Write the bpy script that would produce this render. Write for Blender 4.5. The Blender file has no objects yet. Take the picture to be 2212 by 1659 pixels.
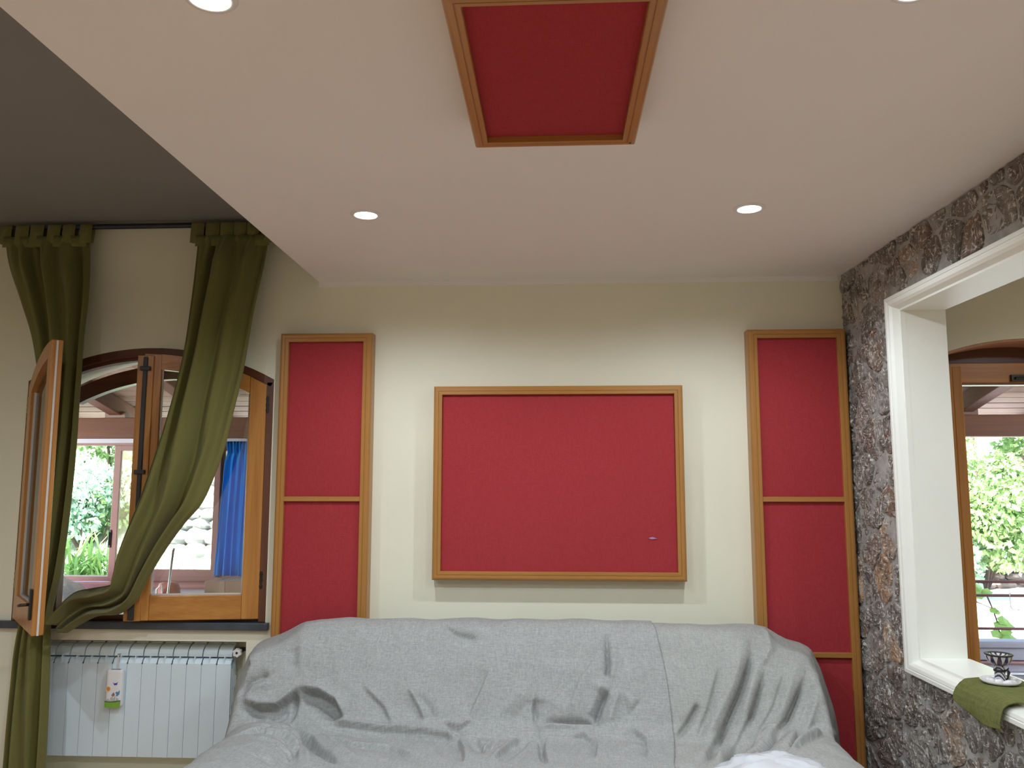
import bpy, bmesh, math, random
import numpy as np
from mathutils import Vector, Matrix, noise

random.seed(7)
rng = np.random.default_rng(7)
SC = bpy.context.scene
COL = SC.collection
PI = math.pi

# ------------------------------------------------------------------ camera
cam_d = bpy.data.cameras.new('camera')
cam = bpy.data.objects.new('camera', cam_d)
COL.objects.link(cam)
cam_d.sensor_fit = 'HORIZONTAL'
cam_d.sensor_width = 36.0
cam_d.lens = 36.0 * 1773.4 / 2212.0
cam_d.clip_start = 0.05
cam_d.clip_end = 200
_pitch, _yaw, _roll = math.radians(7.067), math.radians(2.991), math.radians(0.0456)
_f = Vector((-math.sin(_yaw)*math.cos(_pitch), math.cos(_yaw)*math.cos(_pitch), math.sin(_pitch)))
_r0 = Vector((math.cos(_yaw), math.sin(_yaw), 0))
_u0 = _r0.cross(_f)
_r = _r0*math.cos(_roll) + _u0*math.sin(_roll)
_u = -_r0*math.sin(_roll) + _u0*math.cos(_roll)
cam.matrix_world = Matrix(((_r.x, _u.x, -_f.x, 0), (_r.y, _u.y, -_f.y, 0), (_r.z, _u.z, -_f.z, 1.55), (0, 0, 0, 1)))
SC.camera = cam

# ------------------------------------------------------------------ world, sun, exposure
W = bpy.data.worlds.new('World')
SC.world = W
W.use_nodes = True
wn = W.node_tree
wn.nodes.clear()
w_out = wn.nodes.new('ShaderNodeOutputWorld')
w_bg = wn.nodes.new('ShaderNodeBackground')
w_sky = wn.nodes.new('ShaderNodeTexSky')
w_sky.sky_type = 'NISHITA'
w_sky.sun_disc = False
w_sky.sun_elevation = math.radians(52)
w_sky.sun_rotation = math.radians(200)
w_sky.air_density = 1.0
w_sky.dust_density = 3.0
wn.links.new(w_sky.outputs[0], w_bg.inputs[0])
wn.links.new(w_bg.outputs[0], w_out.inputs[0])
w_bg.inputs[1].default_value = 2.0
sun_d = bpy.data.lights.new('sun', 'SUN')
sun_d.energy = 40
sun_d.angle = math.radians(2)
sun_d.color = (1, .96, .88)
sun = bpy.data.objects.new('sun', sun_d)
COL.objects.link(sun)
sun.rotation_euler = Vector((.35, .62, -1)).to_track_quat('-Z', 'Y').to_euler()
sun.location = (-3, -2, 9)
SC.view_settings.view_transform = 'Standard'
SC.view_settings.look = 'None'
SC.view_settings.gamma = 1
SC.view_settings.use_curve_mapping = False
SC.view_settings.exposure = 0.0
SC.cycles.max_bounces = 10
SC.cycles.diffuse_bounces = 6
SC.cycles.transparent_max_bounces = 12
SC.cycles.sample_clamp_indirect = 4.0
SC.cycles.caustics_reflective = False
SC.cycles.caustics_refractive = False

SPOT_POWER = 42.5
SPOT_COLOR = (.89, 1.0, 1.09)
SPOTS = [(-.765, 3.203), (.778, 3.203), (-.775, 1.70), (.805, 1.74), (-.77, .1), (.79, .1), (2.95, 3.15), (2.95, 1.2)]
ADDED_UP_SPOTS = [(-2.55, 1.75), (-2.55, -.2)]     # unseen lamps added in the upper ceiling to brighten the left side

# ------------------------------------------------------------------ key sizes (metres)
D = 4.3            # the wall behind the sofa
ZC = 2.648         # lowered ceiling
XS = -1.275        # edge of the lowered ceiling
SWX, SWB = 1.503, .0375   # stone wall: x at the back wall, drift per metre towards the viewer
ARC_X, ARC_Z, ARC_R = -2.185, .893, 1.399

# ------------------------------------------------------------------ material helpers
def new_mat(name):
    m = bpy.data.materials.new(name)
    m.use_nodes = True
    nt = m.node_tree
    b = nt.nodes['Principled BSDF']
    return m, nt, b

def N(nt, t, **kw):
    n = nt.nodes.new(t)
    for k, v in kw.items():
        if k.startswith('i_'):
            n.inputs[k[2:].replace('_', ' ')].default_value = v
        else:
            setattr(n, k, v)
    return n

def coords(nt, scale=(1, 1, 1), rot=(0, 0, 0), kind='Object'):
    tc = N(nt, 'ShaderNodeTexCoord')
    mp = N(nt, 'ShaderNodeMapping')
    mp.inputs['Scale'].default_value = scale
    mp.inputs['Rotation'].default_value = rot
    nt.links.new(tc.outputs[kind], mp.inputs['Vector'])
    return mp.outputs['Vector']

def ramp(nt, fac, stops):
    r = N(nt, 'ShaderNodeValToRGB')
    el = r.color_ramp.elements
    while len(el) > 2:
        el.remove(el[-1])
    for i, (p, c) in enumerate(stops):
        e = el[i] if i < 2 else el.new(p)
        e.position = p
        e.color = (*c, 1) if len(c) == 3 else c
    nt.links.new(fac, r.inputs['Fac'])
    return r.outputs['Color']

def noise_n(nt, vec, scale, detail=4, rough=.55, dist=0.0):
    n = N(nt, 'ShaderNodeTexNoise')
    n.inputs['Scale'].default_value = scale
    n.inputs['Detail'].default_value = detail
    n.inputs['Roughness'].default_value = rough
    n.inputs['Distortion'].default_value = dist
    nt.links.new(vec, n.inputs['Vector'])
    return n

def bump(nt, b, h, strength=.2, dist=.01):
    bp = N(nt, 'ShaderNodeBump')
    bp.inputs['Strength'].default_value = strength
    bp.inputs['Distance'].default_value = dist
    nt.links.new(h, bp.inputs['Height'])
    nt.links.new(bp.outputs['Normal'], b.inputs['Normal'])

def mix(nt, fac, a, b, blend='MIX'):
    m = N(nt, 'ShaderNodeMix', data_type='RGBA', blend_type=blend)
    for s, v in ((0, fac), (6, a), (7, b)):
        if isinstance(v, (int, float)):
            m.inputs[s].default_value = v
        elif isinstance(v, tuple):
            m.inputs[s].default_value = (*v, 1)
        else:
            nt.links.new(v, m.inputs[s])
    return m.outputs[2]

def plain(name, col, rough=.6, var=.06, scale=8, bmp=0.0, bscale=120, metallic=0.0, spec=.5):
    m, nt, b = new_mat(name)
    v = coords(nt)
    n = noise_n(nt, v, scale, 3)
    lo = tuple(c*(1-var) for c in col)
    hi = tuple(min(1, c*(1+var)) for c in col)
    c = ramp(nt, n.outputs['Fac'], [(.3, lo), (.7, hi)])
    nt.links.new(c, b.inputs['Base Color'])
    b.inputs['Roughness'].default_value = rough
    b.inputs['Metallic'].default_value = metallic
    b.inputs['Specular IOR Level'].default_value = spec
    if bmp:
        bump(nt, b, noise_n(nt, v, bscale, 3).outputs['Fac'], bmp, .004)
    return m

def wood(name, axis, dark, light, rough=.35, grain=1.0, contrast=1.0, knots=False):
    m, nt, b = new_mat(name)
    s = [26*grain]*3
    s['xyz'.index(axis)] = 1.3*grain
    v = coords(nt, tuple(s))
    n1 = noise_n(nt, v, 1.0, 5, .6, .6)
    s2 = [150*grain]*3
    s2['xyz'.index(axis)] = 3.0
    n2 = noise_n(nt, coords(nt, tuple(s2)), 1.0, 2)
    f = mix(nt, .3, n1.outputs['Color'], n2.outputs['Color'])
    md = tuple((a+c)/2 for a, c in zip(dark, light))
    k = .22/contrast
    c = ramp(nt, f, [(.5-k, dark), (.5, md), (.5+k, light)])
    if knots:
        vk = coords(nt, tuple(2.2 if a == axis else 7.0 for a in 'xyz'))
        vo = N(nt, 'ShaderNodeTexVoronoi')
        vo.inputs['Scale'].default_value = 1.0
        nt.links.new(vk, vo.inputs['Vector'])
        kf = ramp(nt, vo.outputs['Distance'], [(.05, (1, 1, 1)), (.13, (0, 0, 0))])
        c = mix(nt, kf, c, tuple(x*.45 for x in dark))
    nt.links.new(c, b.inputs['Base Color'])
    b.inputs['Roughness'].default_value = rough
    bump(nt, b, f, .08, .003)
    return m

def fabric(name, col, col2, wx=900, wy=900, rough=.95, bs=.25, uv=True, slub=0.0, slubcol=None, sheen=0.0, rot=0.0):
    """woven cloth: two crossed thread noises, optional slubs"""
    m, nt, b = new_mat(name)
    kind = 'UV' if uv else 'Object'
    va = coords(nt, (wx*.06, wy, wy) , (0, 0, rot), kind)
    vb = coords(nt, (wx, wy*.06, wy*.06), (0, 0, rot), kind)
    na = noise_n(nt, va, 1.0, 2, .5)
    nb = noise_n(nt, vb, 1.0, 2, .5)
    f = mix(nt, .5, na.outputs['Color'], nb.outputs['Color'])
    c = ramp(nt, f, [(.38, col), (.62, col2)])
    if slub:
        sa = noise_n(nt, coords(nt, (22, 420, 420), (0, 0, rot), kind), 1.0, 3, .6)
        sb = noise_n(nt, coords(nt, (420, 22, 22), (0, 0, rot), kind), 1.0, 3, .6)
        g = mix(nt, .5, sa.outputs['Color'], sb.outputs['Color'], 'MIX')
        gm = ramp(nt, g, [(.44, (0, 0, 0)), (.56, (1, 1, 1))])
        c = mix(nt, gm, c, slubcol)
        c = mix(nt, slub, ramp(nt, f, [(.38, col), (.62, col2)]), c)
    if slub:
        mt = noise_n(nt, coords(nt, (90, 130, 130), (0, 0, rot), kind), 1.0, 4, .7, .8)
        mo = ramp(nt, mt.outputs['Fac'], [(.36, (.88, .88, .88)), (.64, (1.1, 1.1, 1.1))])
        c = mix(nt, 1.0, c, mo, 'MULTIPLY')
    nt.links.new(c, b.inputs['Base Color'])
    b.inputs['Roughness'].default_value = rough
    b.inputs['Specular IOR Level'].default_value = .15
    if sheen:
        b.inputs['Sheen Weight'].default_value = sheen
    bump(nt, b, f, bs, .002)
    return m

def glass(name, refl=.08, tint=(1, 1, 1), rough=0.0):
    m = bpy.data.materials.new(name)
    m.use_nodes = True
    nt = m.node_tree
    nt.nodes.clear()
    out = N(nt, 'ShaderNodeOutputMaterial')
    mx = N(nt, 'ShaderNodeMixShader')
    tr = N(nt, 'ShaderNodeBsdfTransparent')
    tr.inputs[0].default_value = (*tint, 1)
    gl = N(nt, 'ShaderNodeBsdfGlossy')
    gl.inputs['Roughness'].default_value = rough
    fr = N(nt, 'ShaderNodeFresnel')
    fr.inputs[0].default_value = 1.45
    ad = N(nt, 'ShaderNodeMath', operation='ADD')
    ad.inputs[1].default_value = refl - .035
    nt.links.new(fr.outputs[0], ad.inputs[0])
    nt.links.new(ad.outputs[0], mx.inputs[0])
    nt.links.new(tr.outputs[0], mx.inputs[1])
    nt.links.new(gl.outputs[0], mx.inputs[2])
    nt.links.new(mx.outputs[0], out.inputs[0])
    return m

def emit(name, col, s):
    m = bpy.data.materials.new(name)
    m.use_nodes = True
    nt = m.node_tree
    nt.nodes.clear()
    out = N(nt, 'ShaderNodeOutputMaterial')
    e = N(nt, 'ShaderNodeEmission')
    e.inputs[0].default_value = (*col, 1)
    e.inputs[1].default_value = s
    nt.links.new(e.outputs[0], out.inputs[0])
    return m

def stone_mat():
    m, nt, b = new_mat('rubble stone')
    oi = N(nt, 'ShaderNodeObjectInfo')
    base = ramp(nt, oi.outputs['Random'], [(0, (.15, .13, .11)), (.18, (.24, .215, .19)), (.36, (.17, .135, .11)), (.52, (.28, .26, .235)),
                                          (.66, (.20, .17, .145)), (.80, (.23, .145, .10)), (.90, (.30, .28, .255)), (.965, (.42, .26, .15))])
    v = coords(nt)
    n1 = noise_n(nt, v, 11, 6, .65, .6)
    c = mix(nt, ramp(nt, n1.outputs['Fac'], [(.42, (0, 0, 0)), (.66, (.9, .9, .9))]), base, (.075, .062, .052))
    n4 = noise_n(nt, v, 6, 4, .6, .8)
    c = mix(nt, ramp(nt, n4.outputs['Fac'], [(.60, (0, 0, 0)), (.70, (.6, .6, .6))]), c, (.22, .105, .06))
    n5 = noise_n(nt, v, 9, 4, .6, .5)
    c = mix(nt, ramp(nt, n5.outputs['Fac'], [(.52, (0, 0, 0)), (.62, (.75, .75, .75))]), c, (.33, .32, .30))
    # pale mineral streaks
    n2 = noise_n(nt, coords(nt, (34, 34, 13), (.5, .3, .2)), 1.0, 3, .6, 2.6)
    c = mix(nt, ramp(nt, n2.outputs['Fac'], [(.585, (0, 0, 0)), (.615, (.9, .9, .9))]), c, (.60, .565, .52))
    n3 = noise_n(nt, coords(nt, (40, 20, 40), (.9, .2, .7)), 1.0, 3, .6, 2.2)
    c = mix(nt, ramp(nt, n3.outputs['Fac'], [(.59, (0, 0, 0)), (.64, (.9, .9, .9))]), c, (.66, .62, .57))
    nt.links.new(c, b.inputs['Base Color'])
    b.inputs['Roughness'].default_value = .62
    h = mix(nt, .5, n1.outputs['Color'], n3.outputs['Color'])
    bump(nt, b, h, .9, .02)
    return m

M = {}
M['wall'] = plain('cream wall paint', (.79, .765, .615), .75, .015, 3, .06, 220)
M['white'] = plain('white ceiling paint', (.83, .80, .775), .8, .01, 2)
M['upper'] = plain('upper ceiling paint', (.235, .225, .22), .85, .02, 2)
M['trim'] = plain('white trim paint', (.80, .79, .77), .6, .01)
M['floor'] = plain('terracotta floor tile', (.60, .40, .27), .45, .08, 5)
M['mortar'] = plain('grey mortar', (.36, .345, .325), .9, .22, 18, .9, 45)
M['stone'] = stone_mat()
M['stucco'] = plain('cream lacquered surround', (.86, .865, .80), .38, .012, 6)
HD, HL = (.30, .128, .030), (.49, .228, .058)
for ax in 'xyz':
    M['honey_'+ax] = wood('honey lacquered beech '+ax, ax, HD, HL, .28, .8, .7)
    M['pine_'+ax] = wood('varnished pine '+ax, ax, (.30, .105, .02), (.60, .27, .062), .3, .9, 1.1)
    M['dark_'+ax] = wood('dark stained pine '+ax, ax, (.075, .026, .014), (.17, .062, .03), .35, .9, 1.0)
    M['beam_'+ax] = wood('weathered rafter wood '+ax, ax, (.085, .030, .016), (.19, .080, .045), .65, .5, 1.0, True)
M['plank'] = wood('weathered veranda plank', 'x', (.20, .11, .075), (.46, .34, .28), .7, .35, .9, True)
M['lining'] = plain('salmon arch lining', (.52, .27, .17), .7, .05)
M['mauve'] = wood('mauve grey painted board', 'x', (.20, .18, .20), (.30, .275, .30), .6, .4, .8, True)
M['red'] = fabric('red panel cloth', (.30, .028, .034), (.40, .045, .052), 800, 800, .9, .2, False)
M['linen'] = fabric('grey linen sheet', (.315, .322, .312), (.445, .45, .437), 700, 700, .95, .3, True, .5, (.26, .257, .25))
M['linen2'] = fabric('grey linen sheet on the bias', (.322, .328, .31), (.45, .452, .428), 700, 700, .95, .3, True, .45, (.28, .275, .26), 0, .78)
M['olive'] = fabric('olive curtain cloth', (.135, .124, .034), (.185, .170, .052), 1200, 1200, .85, .12, True, 0, None, .15)
M['blue'] = fabric('blue curtain cloth', (.02, .18, .46), (.05, .28, .62), 900, 900, .8, .1, True)
M['towel'] = fabric('green ribbed towel', (.10, .108, .030), (.185, .19, .068), 260, 900, .95, .6, True)
M['slate'] = plain('dark slate', (.05, .062, .078), .35, .2, 14, .2, 40)
M['radiator'] = plain('white radiator enamel', (.69, .79, .85), .35, .01)
M['ceramic'] = plain('white ceramic', (.78, .76, .76), .3, .02)
M['black'] = plain('blackened iron', (.018, .017, .016), .45, .2, 20)
M['rod'] = plain('dark navy rod paint', (.015, .017, .03), .4, .1)
M['steel'] = plain('brushed metal', (.55, .54, .52), .35, .05, 20, 0, 120, 1.0)
M['brass'] = plain('worn brass', (.45, .36, .2), .35, .1, 30, 0, 120, 1.0)
M['gasket'] = plain('pale gasket', (.62, .58, .54), .6, .02)
M['alu'] = plain('reddish brown aluminium', (.20, .085, .075), .4, .05)
M['lilac'] = plain('pale lilac strip', (.55, .55, .66), .5, .02)
M['plaster'] = plain('pale plaster', (.44, .44, .49), .85, .03)
M['glass'] = glass('window glass', .07)
M['glass2'] = glass('veranda glass', .05, (.94, .98, .96))
M['card'] = plain('brown cardboard', (.33, .215, .15), .8, .06)
M['concrete'] = plain('pale concrete', (.50, .49, .47), .9, .1, 3)
M['rock'] = plain('pale rock', (.22, .225, .22), .9, .25, 3, .8, 12)
M['earth'] = plain('hillside earth', (.26, .32, .22), .95, .35, 2.5)
M['bark'] = plain('bark', (.08, .055, .04), .95, .3, 12, .6, 40)
for k, c1, c2 in (('leaf', (.07, .16, .04), (.27, .38, .16)), ('leaf2', (.20, .34, .24), (.46, .60, .48)), ('blade', (.13, .30, .05), (.34, .52, .14)), ('vine', (.10, .26, .03), (.32, .44, .08))):
    m, nt, b = new_mat('foliage '+k)
    c = ramp(nt, noise_n(nt, coords(nt), 3.5, 5, .7).outputs['Fac'], [(.35, c1), (.65, c2)])
    nt.links.new(c, b.inputs['Base Color'])
    b.inputs['Roughness'].default_value = .5
    M[k] = m
M['plastic'] = plain('white plastic film', (.66, .68, .72), .22, .02, 20, .25, 30)
M['lens'] = emit('lamp lens', (1, .98, .95), 30)

# ------------------------------------------------------------------ mesh helpers
class MB:
    def __init__(s):
        s.v, s.f, s.m, s.uv = [], [], [], {}
    def add(s, vs, fs, mi=0):
        o = len(s.v)
        s.v += [tuple(v) for v in vs]
        s.f += [tuple(i+o for i in f) for f in fs]
        s.m += [mi]*len(fs)
        return s
    def box(s, x0, x1, y0, y1, z0, z1, mi=0):
        vs = [(x, y, z) for z in (z0, z1) for y in (y0, y1) for x in (x0, x1)]
        return s.add(vs, [(0, 2, 3, 1), (4, 5, 7, 6), (0, 1, 5, 4), (2, 6, 7, 3), (0, 4, 6, 2), (1, 3, 7, 5)], mi)
    def obox(s, c, ax, ay, az, mi=0):
        """box from centre and three half-axis vectors"""
        c, ax, ay, az = map(Vector, (c, ax, ay, az))
        vs = [c + ax*i + ay*j + az*k for k in (-1, 1) for j in (-1, 1) for i in (-1, 1)]
        return s.add(vs, [(0, 2, 3, 1), (4, 5, 7, 6), (0, 1, 5, 4), (2, 6, 7, 3), (0, 4, 6, 2), (1, 3, 7, 5)], mi)
    def loft(s, rings, closed=True, caps=True, mi=0):
        n = len(rings[0])
        vs = [p for r in rings for p in r]
        fs = []
        for i in range(len(rings)-1):
            for j in range(n if closed else n-1):
                k = (j+1) % n
                fs.append((i*n+j, i*n+k, (i+1)*n+k, (i+1)*n+j))
        if caps and closed:
            fs.append(tuple(range(n))[::-1])
            fs.append(tuple((len(rings)-1)*n + j for j in range(n)))
        return s.add(vs, fs, mi)
    def tube(s, pts, r, n=10, mi=0):
        pts = [Vector(p) for p in pts]
        rs = r if isinstance(r, (list, tuple)) else [r]*len(pts)
        rings = []
        up = Vector((0, 0, 1))
        for i, p in enumerate(pts):
            t = (pts[min(i+1, len(pts)-1)] - pts[max(i-1, 0)]).normalized()
            a = t.cross(up)
            if a.length < 1e-3:
                a = t.cross(Vector((1, 0, 0)))
            a.normalize()
            b2 = t.cross(a)
            rings.append([p + (a*math.cos(2*PI*k/n) + b2*math.sin(2*PI*k/n))*rs[i] for k in range(n)])
        return s.loft(rings, True, True, mi)
    def lathe(s, c, prof, n=24, axis='z', mi=0):
        """prof: (radius, height) list"""
        rings = []
        for r, h in prof:
            ring = []
            for k in range(n):
                a = 2*PI*k/n
                if axis == 'z':
                    ring.append((c[0]+r*math.cos(a), c[1]+r*math.sin(a), c[2]+h))
                elif axis == 'y':
                    ring.append((c[0]+r*math.cos(a), c[1]+h, c[2]-r*math.sin(a)))
                else:
                    ring.append((c[0]+h, c[1]+r*math.cos(a), c[2]+r*math.sin(a)))
            rings.append(ring)
        return s.loft(rings, True, True, mi)
    def grid(s, P, mi=0):
        """P: 2-D list of points"""
        n, m2 = len(P), len(P[0])
        vs = [p for r in P for p in r]
        return s.add(vs, [(i*m2+j, i*m2+j+1, (i+1)*m2+j+1, (i+1)*m2+j) for i in range(n-1) for j in range(m2-1)], mi)

WL = {}
def wloc(o):
    return WL.get(o.name, Vector((0, 0, 0)))

def tag(o, label=None, cat=None, group=None, kind=None):
    for k, v in (('label', label), ('category', cat), ('group', group), ('kind', kind)):
        if v:
            o[k] = v
    return o

def thing(name, loc, label=None, cat=None, group=None, kind=None):
    o = bpy.data.objects.new(name, None)
    COL.objects.link(o)
    o.location = loc
    o.empty_display_size = .1
    WL[o.name] = Vector(loc)
    return tag(o, label, cat, group, kind)

def obj(name, mb, mats, parent=None, loc=None, smooth=False, bevel=0.0, segs=2, fix=True):
    """one mesh object; vertices come in world coordinates"""
    me = bpy.data.meshes.new(name)
    if parent is not None:
        off = wloc(parent)
    elif loc is not None:
        off = Vector(loc)
    else:
        a = np.array(mb.v)
        off = Vector(((a[:, 0].min()+a[:, 0].max())/2, (a[:, 1].min()+a[:, 1].max())/2, a[:, 2].min()))
    vs = np.array(mb.v, dtype=float) - np.array(off)
    me.from_pydata(vs.tolist(), [], mb.f)
    if not isinstance(mats, (list, tuple)):
        mats = [mats]
    for m in mats:
        me.materials.append(m)
    if any(mb.m):
        me.polygons.foreach_set('material_index', mb.m)
    if fix:
        bm = bmesh.new()
        bm.from_mesh(me)
        bmesh.ops.recalc_face_normals(bm, faces=bm.faces)
        bm.to_mesh(me)
        bm.free()
    if smooth:
        me.polygons.foreach_set('use_smooth', [True]*len(me.polygons))
    me.update()
    o = bpy.data.objects.new(name, me)
    COL.objects.link(o)
    if parent is not None:
        o.parent = parent
        WL[o.name] = off
    else:
        o.location = off
        WL[o.name] = off
    if bevel:
        md = o.modifiers.new('bevel', 'BEVEL')
        md.width = bevel
        md.segments = segs
        md.limit_method = 'ANGLE'
        md.angle_limit = math.radians(40)
        md.harden_normals = False
    return o

def struct(name, mb, mats, parent=None, **kw):
    o = obj(name, mb, mats, parent, **kw)
    if parent is None:
        o['kind'] = 'structure'
    return o

def prism_xz(poly, y0, y1):
    return MB().loft([[(x, y0, z) for x, z in poly], [(x, y1, z) for x, z in poly]])

def translucent(m, col, fac):
    """let some daylight through a thin cloth"""
    nt = m.node_tree
    out = nt.nodes['Material Output']
    t = N(nt, 'ShaderNodeBsdfTranslucent')
    t.inputs[0].default_value = (*col, 1)
    mx = N(nt, 'ShaderNodeMixShader')
    mx.inputs[0].default_value = fac
    nt.links.new(nt.nodes['Principled BSDF'].outputs[0], mx.inputs[1])
    nt.links.new(t.outputs[0], mx.inputs[2])
    nt.links.new(mx.outputs[0], out.inputs[0])
translucent(M['blue'], (.06, .46, .92), .55)
for _k in ('leaf', 'leaf2', 'blade', 'vine'):
    translucent(M[_k], (.30, .50, .20) if _k != 'leaf2' else (.5, .7, .55), .22)

def set_uv(o, uv):
    me = o.data
    l = me.uv_layers.new(name='UVMap')
    li = np.empty(len(me.loops), dtype=np.int32)
    me.loops.foreach_get('vertex_index', li)
    l.data.foreach_set('uv', np.asarray(uv, dtype=np.float32)[li].ravel())

def arch_pts(xc, zc, r, x0, x1, n=24):
    """points along a circular arch from x0 to x1"""
    out = []
    for i in range(n+1):
        x = x0 + (x1-x0)*i/n
        out.append((x, zc + math.sqrt(max(r*r-(x-xc)**2, 0))))
    return out

def wall_with_holes(outer, holes, y0, y1, mi=0):
    from mathutils.geometry import tessellate_polygon
    loops = [outer] + holes
    tri = tessellate_polygon([[Vector((x, z, 0)) for x, z in l] for l in loops])
    flat = [p for l in loops for p in l]
    n = len(flat)
    mb = MB()
    mb.add([(x, y0, z) for x, z in flat] + [(x, y1, z) for x, z in flat],
           [tuple(t) for t in tri] + [tuple(i+n for i in t[::-1]) for t in tri], mi)
    for l in loops:
        k = len(l)
        mb.add([(x, y0, z) for x, z in l] + [(x, y1, z) for x, z in l],
               [(i, (i+1) % k, k+(i+1) % k, k+i) for i in range(k)], mi)
    return mb

# ================================================================== SETTING
mb = MB().box(-4.4, 4.4, -2.2, 4.3, -.1, 0)
struct('floor', mb, M['floor'])
W1 = [(-2.866, .809), (-1.504, .809)] + arch_pts(ARC_X, ARC_Z, ARC_R, -1.504, -2.866)
W2X, W2H, W2R = 2.45, .45, 1.353
W2Z = 2.306 - W2R
W2 = [(2.0, .04), (2.9, .04)] + arch_pts(W2X, W2Z, W2R, 2.9, 2.0)
NICHE = [(-2.80, .02), (-1.60, .02), (-1.60, .748), (-2.80, .748)]
OUT = [(-4.4, 0), (4.4, 0), (4.4, 2.98), (-4.4, 2.98)]
mb = wall_with_holes(OUT, [W1, NICHE, W2], 4.30, 4.46)
mb2 = wall_with_holes(OUT, [W1, W2], 4.46, 4.70)
mb.add(mb2.v, mb2.f)
struct('wall_back', mb, M['wall'], fix=False)
struct('wall_left', MB().box(-4.5, -4.4, -2.2, 4.7, 0, 3.0), M['wall'])
struct('wall_front', MB().box(-4.5, 4.5, -2.3, -2.2, 0, 3.0), M['wall'])
struct('wall_far_right', MB().box(4.4, 4.5, -2.2, 4.7, 0, 3.0), M['wall'])
# lowered ceiling slab with round cut-outs for the lamps, upper ceiling
def disc(cx, cy, r, n=20):
    return [(cx + r*math.cos(2*PI*k/n), cy + r*math.sin(2*PI*k/n)) for k in range(n)]
slab = wall_with_holes([(XS, -2.2), (4.4, -2.2), (4.4, 4.3), (XS, 4.3)], [disc(x, y, .045) for x, y in SPOTS], 0, 1)
slab.v = [(x, z, ZC if y < .5 else 2.98) for x, y, z in slab.v]
struct('ceiling', slab, M['white'])
up = wall_with_holes([(-4.5, -2.3), (XS, -2.3), (XS, 4.7), (-4.5, 4.7)], [disc(x, y, .045) for x, y in ADDED_UP_SPOTS], 0, 1)
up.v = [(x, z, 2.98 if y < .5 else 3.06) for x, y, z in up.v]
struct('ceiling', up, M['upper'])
struct('trim_1', MB().box(XS, 1.49, 4.296, 4.3, 2.619, ZC), M['white'])
struct('trim_2', MB().box(1.72, 4.4, 4.296, 4.3, 2.619, ZC), M['white'])

# ------------------------------------------------------------------ rubble stone wall with the framed opening
def sw(a, n, z):
    """stone wall frame: a metres from the back wall, n out into the room, z up"""
    return (SWX + SWB*a - n, D - a, z)
OA0, OA1, OZ0, OZ1 = .635, 2.75, .83, 2.325     # clear opening
FA0, FA1, FZ0, FZ1 = .57, 2.83, .76, 2.39       # outer edge of its surround
def swbox(mb, a0, a1, n0, n1, z0, z1):
    vs = [sw(a, n, z) for z in (z0, z1) for a in (a0, a1) for n in (n0, n1)]
    return mb.add(vs, [(0, 2, 3, 1), (4, 5, 7, 6), (0, 1, 5, 4), (2, 6, 7, 3), (0, 4, 6, 2), (1, 3, 7, 5)])
mb = MB()
TH = -.20
swbox(mb, 0, FA0+.02, TH, -.004, 0, ZC)
swbox(mb, FA0+.02, FA1-.02, TH, -.004, 0, FZ0+.02)
swbox(mb, FA0+.02, FA1-.02, TH, -.004, FZ1-.02, ZC)
swbox(mb, FA1-.02, 6.4, TH, -.004, 0, ZC)
stone_wall = struct('wall_right', mb, M['mortar'])

def clip(poly, px, pz, nx, nz):
    """keep the side where (p - point).n <= 0"""
    out = []
    for i in range(len(poly)):
        a, b = poly[i], poly[(i+1) % len(poly)]
        da = (a[0]-px)*nx + (a[1]-pz)*nz
        db = (b[0]-px)*nx + (b[1]-pz)*nz
        if da <= 0:
            out.append(a)
        if (da < 0 < db) or (db < 0 < da):
            t = da/(da-db)
            out.append((a[0]+(b[0]-a[0])*t, a[1]+(b[1]-a[1])*t))
    return out

def stone_cells():
    rs = random.Random(21)
    A1, Z1 = 2.9, ZC
    seeds = []
    pitch_a, pitch_z = .150, .172
    nz = int(Z1/pitch_z) + 1
    na = int(A1/pitch_a) + 1
    for j in range(nz):
        for i in range(na):
            if rs.random() < .05:
                continue
            seeds.append(((i+.5+(j % 2)*.5-.25+rs.uniform(-.42, .42))*pitch_a, (j+.5+rs.uniform(-.42, .42))*pitch_z))
    cells = []
    for s in seeds:
        poly = [(.0, .0), (A1, .0), (A1, Z1), (.0, Z1)]
        for t in seeds:
            d2 = (t[0]-s[0])**2 + (t[1]-s[1])**2
            if t is s or d2 > .36:
                continue
            poly = clip(poly, (s[0]+t[0])/2, (s[1]+t[1])/2, t[0]-s[0], t[1]-s[1])
            if not poly:
                break
        if len(poly) < 3:
            continue
        # keep clear of the opening's surround
        if s[0] > FA0 and s[1] > FZ1:
            poly = clip(poly, 0, FZ1+.004, 0, -1)
        elif s[0] > FA0 and s[1] < FZ0:
            poly = clip(poly, 0, FZ0-.004, 0, 1)
        elif s[1] < FZ0 and s[0] <= FA0 and max(p[1] for p in poly) > FZ0 and max(p[0] for p in poly) > FA0:
            poly = clip(poly, 0, FZ0-.004, 0, 1)
        elif s[1] > FZ1 and s[0] <= FA0 and min(p[1] for p in poly) < FZ1 and max(p[0] for p in poly) > FA0:
            poly = clip(poly, 0, FZ1+.004, 0, -1)
        elif FZ0 <= s[1] <= FZ1:
            if s[0] > FA0:
                continue
            poly = clip(poly, FA0-.004, 0, 1, 0)
        if len(poly) < 3:
            continue
        ar = abs(sum(poly[i][0]*poly[(i+1) % len(poly)][1]-poly[(i+1) % len(poly)][0]*poly[i][1] for i in range(len(poly))))/2
        if ar < .003:
            continue
        cells.append(poly)
    return cells

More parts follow.
